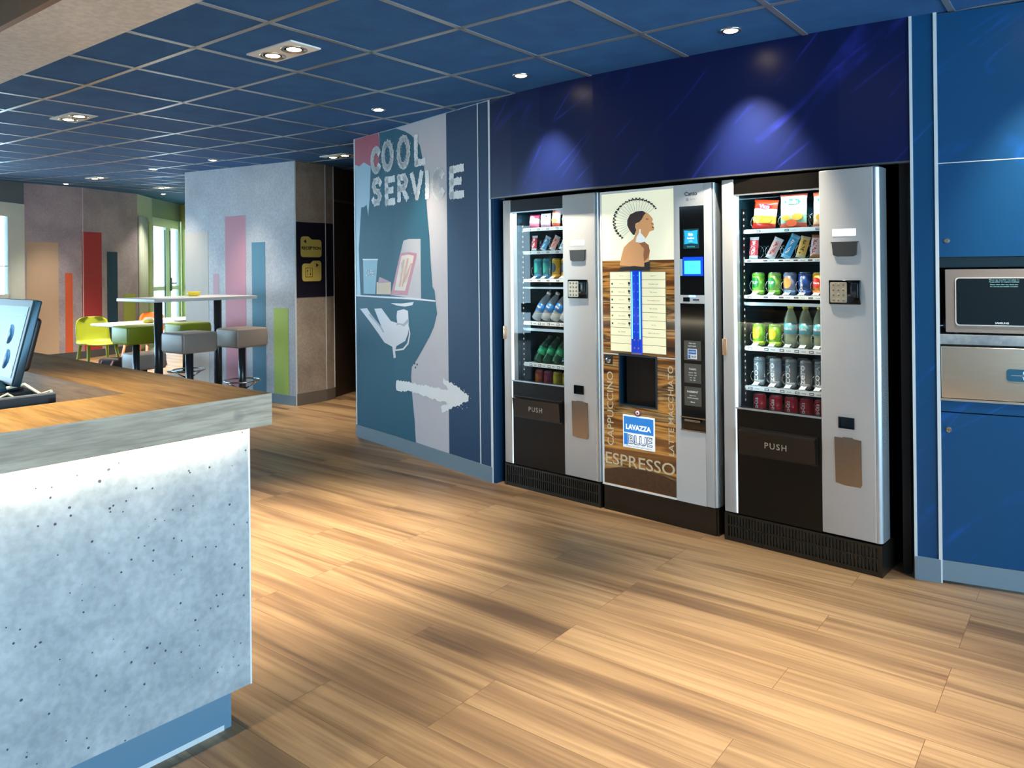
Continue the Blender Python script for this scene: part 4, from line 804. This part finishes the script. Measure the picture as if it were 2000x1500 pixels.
# striped wall
ZB = 2.815
BW = [(-13.19, 4.72), (-13.26, 5.61), (-13.69, 6.72)]
struct(strip(BW, 0, ZB, .2, 0, ztop=lambda x: zc(x)).build('wall_striped', CONC_LILAC)); struct(strip(BW, 0, .12, .014, .014).build('baseboard_striped', SKIRT_D))
post(-13.26, 5.61, .012, 'trim_12', a=1.5, m=mat('trim_pale', 'c6c0c6', .5))
for r, c, l in (((.028, .503, .12, 1.90), 'c2aa92', 'wide sand-coloured bar beside the left window'), ((.605, .722, .12, 1.408), 'd0603a', 'narrow orange bar on the lilac concrete wall'), ((.876, 1.275, .12, 2.09), 'a83440', 'tall red bar on the lilac concrete wall'),
                ((.893+.495, .893+.723, .12, 1.767), '16405e', 'dark blue bar between the red and lime bars'), ((.893+.853, .893+1.125, .12, 1.03), 'a9b558', 'short lime bar beside the white curtain')):
    sheet(BW, [(*r, 0)] if not (r[0] < .893 < r[1]) else [(r[0], .8927, r[2], r[3], 0), (.8927, r[1], r[2], r[3], 0)], 'painted_bar', [mat('bar_'+c, c, .55)], l, 'painted bar', .0035, .003, GB)
FW = mat('window_white', 'd5e2e2', .4)
def wframe(name, A, Bp, bars, glasses, z0, z1, th=.06, m=FW):
    L = math.dist(A, Bp); an = math.atan2(Bp[1]-A[1], Bp[0]-A[0]); T = TR(A[0], A[1], 0, an)
    mb = MB()
    for x0, x1, a, c in glasses: mb.box(x0, x1, .012, .016, a, c)
    o = mb.build(name, WGLASS, None, T); struct(o)
    for x0, x1, a, c in bars: MB().box(x0, x1, -.01, th-.01, a, c, bev=.004).build('window_frame', m, o)
    return o
# left window (turning away from the striped wall)
WA = (-12.5, 3.616); WB = (-13.19, 4.72)    # left to right as seen from the room
Lw = math.dist(WA, WB)
wframe('window_1', WA, WB, [(Lw-.30, Lw-.0, .0, 2.483), (0, Lw-.30, 2.27, 2.483), (0, Lw-.30, .0, .16), (0, Lw-.30, 1.02, 1.10), (0, .06, .16, 2.27), (Lw-.345, Lw-.30, .16, 2.27)], [(.06, Lw-.345, 1.10, 2.27), (.06, Lw-.345, .16, 1.02)], 0, 2.48)
MB().box(.06, Lw-.345, -.005, .03, 1.515, 1.53).build('window_bar', FW, bpy.data.objects['window_1'])
struct(strip([WA, WB], 2.483, ZB, .2, 0).build('wall_lintel', mat('lintel_grey', '5a6c7a', .6)))
wframe('window_2', (-10.2, -4.0), WA, [(0, 7.9, 2.27, 2.483), (0, 7.9, 0, .12)]+[(i*1.3, i*1.3+.12, .12, 2.27) for i in range(7)], [(.12, 7.9, .12, 2.27)], 0, 2.48)
struct(strip([(-10.2, -4.0), WA], 2.483, ZB, .2, 0).build('wall_lintel_far', mat('lintel_grey', '5a6c7a', .6)))
# pale return with a white curtain, then the garden door and the yellow wall
GC = [(-13.69, 6.72), (-14.3, 7.3)]; GD = [(-14.3, 7.3), (-15.36, 8.45)]
struct(strip(GC, 0, ZB, .15, 0, ztop=lambda x: zc(x)).build('wall_return', mat('return_pale', 'c3cdc0', .6)))
mb = MB()
for i in range(9):
    a = Wpt(.03+.048*i, .03+.008*(i % 2), GC); mb.lathe([(.028, .05), (.028, 2.42)], 8, c=a)
tag(mb.build('curtain', mat('curtain_white', 'd9e6d8', .7)), 'white pleated curtain between the lime bar and the garden door', 'curtain')
sheet(GC, [(.60, .68, .1, 2.36, 0)], 'trim_13', [mat('trim_olive', 'b0b878', .5)], None, None, .02, .015)
FD = mat('door_white_green', 'dfe8dc', .4)
o = wframe('door_2', GD[0], GD[1], [(0, .05, 0, 2.47), (.05, 1.52, 2.30, 2.47), (1.40, 1.55, 0, 2.47), (.70, .97, .0, 2.30), (.05, .70, .0, .12), (.97, 1.40, 0, .12), (.05, .70, 1.05, 1.13), (.97, 1.40, 1.05, 1.13)], [(.05, .70, .12, 1.05), (.05, .70, 1.13, 2.30), (.97, 1.40, .12, 1.05), (.97, 1.40, 1.13, 2.30)], 0, 2.47, m=FD)
mb = MB().box(.90, .955, -.035, -.01, 1.03, 1.30).box(.955, 1.16, -.05, -.035, 1.17, 1.20).box(.895, .925, -.02, -.01, 1.3, 2.25).box(.60, .64, -.02, -.01, .2, 2.25); mb.build('door_handle', mat('handle_slate', '3c5a60', .4), o)
struct(strip(GD, 2.47, ZB, .15, 0, ztop=lambda x: zc(x)).build('wall_above_door', mat('wall_sage', '93a398', .6)))
struct(strip([(-15.36, 8.45), (-9.5, 8.6)], 0, ZB, .1, 0, ztop=lambda x: zc(x)-.001).build('wall_yellow', mat('wall_lime', 'd6d98a', .6)))
struct(strip([(-9.5, 8.6), (-8.69, 4.9)], 0, 2.6, .1, 0, ztop=lambda x: zc(x)-.001).build('wall_lounge', mat('wall_plain', 'b9bcc0', .6)))
# the side behind the camera: a plain wall, and a glazed front on the right
struct(MB().box(-11, 4.6, -4.2, -4.05, 0, 2.5).build('wall_back', mat('back_wall', '8f8578', .7)))
wframe('window_3', (4.45, 4.6), (4.45, -4.0), [(0, 8.6, 2.38, 2.5), (0, 8.6, 0, .1)]+[(i*1.41, i*1.41+.07, .1, 2.38) for i in range(7)], [(.07, 8.6, .1, 2.38)], 0, 2.5)

# ------------------------------------------------------------------ reception desk (local origin at the outer corner of the worktop)
DA = math.radians(-2.37); DF = TR(-2.005, 1.39, 0, DA)
DK = empty('reception_desk', DF, 'L-shaped reception desk with thick oak worktop over a lit concrete front', 'reception desk')
def PD(name, f, m, par=None): mb = MB(); f(mb); return soft(mb.build(name, m, par or DK))
Lp = [(0, 0), (-3.4, 0), (-3.4, -.28), (-.36, -.28), (-.36, -3.2), (0, -3.2)]
mb = MB(); n = 6
mb.add([(x, y, .93) for x, y in Lp]+[(x, y, 1.026) for x, y in Lp], [tuple(range(6))], 0); mb.add([(x, y, 1.026) for x, y in Lp], [(0, 3, 2, 1), (0, 5, 4, 3)][0:0], 0)
mb.f += [[6, 7, 8, 9], [6, 9, 10, 11]]; mb.m += [0, 0]; mb.sm += [False, False]
for i in range(6): j = (i+1) % 6; mb.f.append([j, i, 6+i, 6+j]); mb.m.append(1 if i in (0, 5) else 0); mb.sm.append(False)
mb.build('worktop', [WOOD_TOP, WOOD_EDGE], DK)
PD('front_panel', lambda b: (b.box(-.095, -.065, -3.15, -.038, .135, .929)), CONC_DESK)
PD('end_panel', lambda b: (b.box(-3.3, -.096, -.068, -.040, .135, .929)), CONC_DESK)
PD('panel_edge', lambda b: b.box(-.0655, -.0640, -.042, -.037, .135, .929), WHITE)
PD('plinth', lambda b: (b.box(-.15, -.12, -3.1, -.075, 0, .136), b.box(-3.25, -.15, -.105, -.075, 0, .136)), mat('plinth_blue_grey', '5e7f95', .45))
PD('plinth_strip', lambda b: b.box(-.1195, -.117, -3.1, -.10, .0, .016), ALU)
PD('inner_panel', lambda b: (b.box(-.385, -.362, -3.1, -.31, .60, .93), b.box(-3.3, -.385, -.31, -.285, .60, .93)), WOOD_TOP)
PD('inner_worktop', lambda b: b.box(-1.35, -.387, -3.1, -.312, .775, .80), WOOD_TOP)
PD('light_strip', lambda b: (b.box(-.052, -.040, -3.1, -.05, .924, .9295), b.box(-3.2, -.10, -.030, -.022, .924, .9295)), mat('led_warm', 'fff0d0', .5, es=6, ecol='ffe2b0'))
area('strip_lamp', (-.046, -1.57, .921), (0, math.radians(18), 0), .02, 3.0, 10, (1, .86, .62), DK)
area('strip_lamp', (-1.65, -.026, .921), (math.radians(-12), 0, 0), 3.0, .02, 12, (1, .86, .62), DK)
# till tray, cables and monitor on the inner worktop
TB = empty('cable_tray', DF @ Matrix.Translation((-.40, -.46, .80)), 'black box tray full of cables behind the monitor on the desk', 'tray')
P4 = lambda name, f, m, par: (lambda mb: (f(mb), soft(mb.build(name, m, par)))[1])(MB())
P4('box', lambda b: (b.box(-.02, 0, -.80, 0, .0, .245), b.box(-.34, 0, -.02, 0, .0, .235), b.box(-.34, -.32, -.80, 0, 0, .275), b.box(-.34, 0, -.80, 0, 0, .012), b.box(-.34, -.10, -.80, -.02, .238, .248)), mat('tray_black', '121213', .5), TB)
P4('rim', lambda b: b.box(-.022, .002, -.80, 0, .2455, .249), mat('tray_rim', '6d6e70', .4), TB)
P4('cable', lambda b: (b.tube([(-.05, -.03, .19), (-.08, -.10, .25), (-.06, -.16, .23), (-.10, -.22, .20)], .004, 8), b.tube([(-.02, -.005, .252), (-.06, -.02, .24), (-.10, -.05, .27), (-.12, -.09, .262)], .005, 8)), mat('cable_cream', 'e2d8b8', .5), TB)
P4('black_cable', lambda b: [b.tube([(-.30, -.05-.05*i, .05), (-.28, -.06-.05*i, .18+.02*(i % 3)), (-.22, -.12-.04*i, .22), (-.12, -.16-.05*i, .12)], .004, 7) for i in range(5)], BLACK, TB)
P4('adapter', lambda b: b.box(-.25, -.12, -.16, -.05, .14, .20, bev=.01), GRAYP, TB)
tilt = math.radians(-13.5)
MO = empty('computer_monitor', DF @ Matrix.Translation((-.52, -.535, 1.050)), 'black flat monitor seen edge-on at the left, leaning back on the desk', 'monitor')
T0 = Matrix.Rotation(tilt, 4, 'X')
P4('stand_foot', lambda b: b.lathe([(.085, 0), (.085, .010), (.05, .022), (.02, .028), (0, .028)], 28, c=(-.10, -.03)), mat('monitor_blue_black', '1a3848', .2, .3), MO)
P4('screen_frame', lambda b: (b.box(-.46, .022, -.012, .012, .015, .275, T=T0, bev=.005)), mat('monitor_edge', '1b3a48', .22, .4), MO)
P4('bezel', lambda b: (b.box(-.455, .018, -.0135, -.0115, .018, .272, T=T0)), mat('monitor_bezel', '101315', .35), MO)
P4('screen', lambda b: b.box(-.437, .0, -.0145, -.013, .038, .252, T=T0), mat('monitor_screen', '43687f', .3, 0, .3, es=.10, ecol='6fa4cf', var=.25, vs=9), MO)
P4('back_shell', lambda b: b.box(-.40, -.02, .010, .040, .06, .225, T=T0, bev=.012), mat('monitor_back', '17120f', .4), MO)
mb = MB(); 
for cx, cz in ((-.10, .165), (-.08, .09)):
    mb.lathe([(.030, -.0152), (.030, -.0150), (.020, -.0150), (.020, -.0152)], 20, T=T0 @ Matrix.Translation((cx, 0, cz)) @ Matrix.Rotation(-PI/2, 4, 'X') )
mb.box(-.42, -.01, -.0150, -.0146, .222, .228, T=T0); mb.box(-.43, -.005, -.0150, -.0146, .058, .078, T=T0)
mb.build('screen_picture', mat('screen_blue_mark', '3a70a4', .3, es=.1, ecol='4a90d0'), MO)
# concrete-clad canopy over the desk
CN = MB(); CN.box(-7.0, -1.9, 1.08, 1.378, 2.30, 2.50)
cn = CN.build('ceiling_canopy', CONC_BEAM); struct(cn)
MB().box(-7.0, -1.9, 1.055, 1.079, 2.295, 2.50).build('trim_14', mat('canopy_wood', '8a6a4c', .5))['kind'] = 'structure'
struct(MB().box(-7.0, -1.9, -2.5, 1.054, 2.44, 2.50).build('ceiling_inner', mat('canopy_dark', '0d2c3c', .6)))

# ------------------------------------------------------------------ furniture of the lounge
def stool(x, y, zt, col, name, label, low=False, yaw=0.):
    R = empty(name, TR(x, y, 0, yaw), label, 'stool', 'square cushioned stools')
    w_ = .175
    def cush(b):
        b.box(-w_, w_, -w_, w_, zt-.185, zt, bev=.022)
    soft((lambda mb: (cush(mb), mb.build('cushion', mat('leather_'+col, col, .38, 0, .5, bump=.15, vs=60), R))[1])(MB()))
    mb = MB()
    for s_ in (-1, 1):
        mb.tube([(s_*w_*.98, w_*.98, zt-.16), (s_*w_*.98, w_*.98, zt-.03)], .003, 6)
        mb.tube([(s_*w_*.98, -w_*.98, zt-.16), (s_*w_*.98, -w_*.98, zt-.03)], .003, 6)
    mb.build('piping', mat('leather_'+col, col, .38), R)
    MB().lathe([(.034, .03), (.034, zt-.186)], 20).build('post', mat('post_grey', '41494e', .25, .6), R)
    MB().lathe([(.20, 0), (.20, .008), (.05, .022), (.034, .03), (0, .03)], 32).build('foot_plate', mat('post_grey', '41494e', .25, .6), R)
    if not low:
        mb = MB(); mb.tube([(.17*math.cos(2*PI*i/28), .17*math.sin(2*PI*i/28), .33) for i in range(28)], .009, 8, closed=True)
        for i in range(3): a = 2*PI*i/3+.4; mb.tube([(.17*math.cos(a), .17*math.sin(a), .33), (.033*math.cos(a), .033*math.sin(a), .25)], .007, 8)
        mb.build('foot_ring', CHROME, R)
    return R
stool(-6.70, 4.31, .85, '8f8378', 'bar_stool', 'grey-brown bar stool in front of the slate blue bar', yaw=.03)
stool(-6.66, 3.74, .85, '938c85', 'bar_stool', 'grey-brown bar stool at the near side of the high table', yaw=.05)
stool(-7.95, 3.88, .85, '98a81e', 'bar_stool', 'lime green bar stool at the left end of the high table')
stool(-7.93, 4.44, .85, '98a81e', 'bar_stool', 'lime green bar stool mostly hidden behind the grey stools')
stool(-8.75, 4.36, .48, '8d8986', 'low_stool', 'low grey stool seen under the high table', True)
HT = empty('high_table', TR(-7.375, 4.14), 'high white table with two dark grey posts by the stools', 'table')
MB().box(-.375, .375, -.55, .55, 1.118, 1.15, bev=.004).build('tabletop', mat('table_white', 'eceae6', .3), HT)
for y in (-.32, .32):
    MB().lathe([(.040, .02), (.040, 1.118)], 22, c=(0, y)).build('post', mat('post_dark', '3a4146', .25, .5), HT); MB().lathe([(.22, 0), (.22, .008), (.045, .02), (0, .02)], 30, c=(0, y)).build('foot_plate', mat('post_dark', '3a4146', .25, .5), HT)
def lowtable(x, y, sx, sy, label):
    R = empty('low_table', TR(x, y), label, 'table', 'low white tables')
    MB().box(-sx/2, sx/2, -sy/2, sy/2, .722, .75, bev=.006).build('tabletop', mat('table_white', 'eceae6', .3), R)
    MB().lathe([(.035, .02), (.035, .722)], 18).build('post', mat('post_dark', '3a4146', .25, .5), R); MB().lathe([(.24, 0), (.24, .01), (.04, .02), (0, .02)], 28).build('foot_plate', mat('post_dark', '3a4146', .25, .5), R)
lowtable(-9.95, 4.86, .8, .8, 'low white table beside the green chair'); lowtable(-10.30, 5.72, .7, .7, 'low white table farther back in front of the garden door')
def chair(x, y, yaw, col, label, legcol=None):
    R = empty('shell_chair', TR(x, y, 0, yaw), label, 'chair', 'moulded shell chairs')
    # profile from the seat's front edge up to the back's top
    prof = [(-.22, .435, .20), (-.18, .45, .22), (-.05, .445, .235), (.08, .44, .235), (.16, .45, .225), (.195, .50, .215), (.215, .58, .215), (.232, .68, .212), (.245, .75, .195), (.25, .785, .15), (.252, .80, .09)]
    mb = MB(); nx = 10; F = []; Bk = []
    for (yy, zz, hw) in prof:
        for i in range(nx+1):
            t = 2*i/nx-1; cv = .035*t*t*(1 if zz > .47 else -.0)
            F.append((t*hw, yy-cv, zz+(.018*t*t if zz < .47 else 0))); Bk.append((t*hw, yy-cv+(.014 if zz > .47 else 0), zz-(.016 if zz < .5 else 0)+(.018*t*t if zz < .47 else 0)))
    n = len(prof); N = len(F); fs = []
    for j in range(n-1):
        for i in range(nx): a = j*(nx+1)+i; fs += [(a, a+1, a+nx+2, a+nx+1), (N+a+1, N+a, N+a+nx+1, N+a+nx+2)]
    for j in range(n-1): a = j*(nx+1); fs.append((a, a+nx+1, N+a+nx+1, N+a)); a += nx; fs.append((a+nx+1, a, N+a, N+a+nx+1))
    for i in range(nx): fs.append((i+1, i, N+i, N+i+1)); a = (n-1)*(nx+1)+i; fs.append((a, a+1, N+a+1, N+a))
    mb.add(F+Bk, fs, 0, True); mb.build('shell', mat('chair_'+col, col, .4), R)
    for sx in (-1, 1):
        for sy, z in ((-1, .425), (1, .42)):
            MB().tube([(sx*.17, sy*.15, z), (sx*.195, sy*.20, .2), (sx*.215, sy*.245, .005)], [.022, .017, .012], 10).build('leg', mat('chair_'+(legcol or col), legcol or col, .4), R)
    return R
chair(-10.86, 4.78, 1.5, '96a024', 'lime green moulded chair at the low table, left of the stools')
chair(-11.30, 5.62, .5, 'f07a1a', 'orange moulded chair behind the low white table', 'f0a080')
def bowl(x, y, z, label):
    R = tag(MB().lathe([(.035, 0), (.062, .006), (.070, .045), (.066, .045), (.058, .010), (0, .009)], 22).build('bowl', mat('bowl_yellow', 'dcc83a', .35), None, TR(x, y, z)), label, 'bowl', 'yellow bowls on the tables'); return R
bowl(-7.53, 4.28, 1.151, 'small yellow bowl standing on the high white table'); b2_ = bowl(-9.75, 4.92, .751, 'small yellow bowl with paper napkins on the low table')
mb = MB()
for i in range(5): mb.box(-.05+.02*i, -.046+.02*i, -.04, .04, .016, .075, T=Matrix.Rotation(.25*(i-2), 4, 'Y'))
tag(mb.build('paper_napkins', WHITE, None, TR(-9.75, 4.92, .751)), 'white paper napkins sticking up out of a yellow bowl', 'napkins')
BG = empty('backpack', TR(-9.62, 4.42, 0, .4), 'black backpack on the floor under the low table', 'bag')
P4('body', lambda b: b.box(-.16, .16, -.11, .11, 0, .36, bev=.05), mat('bag_black', '1c1416', .7), BG)
P4('pocket', lambda b: b.box(-.12, .12, -.145, -.09, .04, .20, bev=.02), mat('bag_plum', '2c1a1e', .7), BG)
P4('strap', lambda b: (b.tube([(-.08, -.10, .33), (-.09, -.17, .25), (-.085, -.15, .10)], .012, 8), b.tube([(.08, -.10, .33), (.09, -.17, .25), (.085, -.15, .10)], .012, 8)), mat('bag_pink', 'c08a90', .7), BG)

# ------------------------------------------------------------------ ceiling lights
def spot(loc, power, size, par, blend=1, col=(1, .87, .68), r=.03, aim=0):
    d = bpy.data.lights.new('lamp', 'SPOT'); d.energy = power; d.spot_size = math.radians(size); d.spot_blend = blend; d.color = col; d.shadow_soft_size = r
    o = bpy.data.objects.new('lamp', d); COL.objects.link(o); o.parent = par; o.location = loc; o.rotation_euler = (aim, 0, 0); return o
LAMP = mat('lamp_lit', 'fff2d8', .4, es=30, ecol='ffe4b4'); REFL = mat('lamp_reflector', 'd8d4cc', .15, .9); PLATE = mat('lamp_plate', 'f0ece4', .5)
def twin(x, y, label, power=55, zz=None, size=75):
    z = zz or zc(x); R = empty('twin_spotlight', TR(x, y, z), label, 'ceiling light', 'twin spotlights in the ceiling')
    mb = MB().box(-.185, .185, -.09, .09, -.008, .004, bev=.002)
    mb.build('plate', PLATE, R)
    for sx in (-.088, .088):
        h = MB().lathe([(.066, -.0085), (.066, -.012), (.062, -.014), (.056, -.010), (.054, -.0085), (.050, -.011), (.047, -.0085)], 26, c=(sx, 0)).build('bezel', REFL, R)
        MB().lathe([(.036, -.0105), (.030, -.012), (0, -.012)], 20, c=(sx, 0)).build('bulb', LAMP, h)
        if power: spot((sx, 0, -.03), power, size, R)
    return R
def single(x, y, label, power=26, size=85, zz=None, aim=0):
    z = zz or zc(x); R = empty('downlight', TR(x, y, z), label, 'ceiling light', 'round downlights in the ceiling')
    MB().lathe([(.050, .003), (.050, -.004), (.046, -.007), (.036, -.006), (.033, -.0045)], 26).build('bezel', REFL, R)
    MB().lathe([(.033, -.0045), (.026, -.008), (0, -.008)], 20).build('bulb', LAMP, R)
    if power: spot((0, 0, -.02), power, size, R, aim=aim)
    return R
twin(-3.247, 2.337, 'nearest twin spotlight, over the floor beside the desk', 400, size=62)
twin(-5.85, 2.42, 'twin spotlight at the left of the ceiling, over the desk end', 80, size=60)
twin(-.84, 2.34, 'twin spotlight above the floor in front of the right vending machine, just outside the picture', 270, size=62)
twin(1.56, 2.34, 'twin spotlight beyond the right edge of the picture', 170, size=62)
twin(-5.90, 4.88, 'twin spotlight in the corridor behind the mural wall', 130, size=70)
twin(-10.74, 4.74, 'twin spotlight in front of the striped wall', 320, size=95)
twin(-11.6, 6.12, 'twin spotlight in front of the garden door', 300, size=95)
single(-3.93, 3.60, 'round downlight in front of the mural wall', 60, 60, aim=.3)
single(-2.616, 3.49, 'round downlight above the left vending machine', 150, 62, aim=.34)
single(-1.36, 3.46, 'round downlight above the right vending machine', 200, 62, aim=.34)
single(-.08, 3.46, 'round downlight above the microwave cupboards', 120, 62, aim=.34)
single(-7.27, 4.36, 'small downlight beside the pale wall, nearer one', 90)
single(-8.64, 4.43, 'small downlight beside the pale wall, farther one', 90)
single(-12.6, 5.09, 'small downlight close to the sand-coloured bar', 170, 70)
single(-13.3, 7.0, 'small downlight in front of the white curtain', 90)
twin(-2.50, .60, 'twin spotlight under the desk canopy', 95, zz=2.437)
twin(-2.50, -1.2, 'second twin spotlight under the desk canopy', 70, zz=2.437)
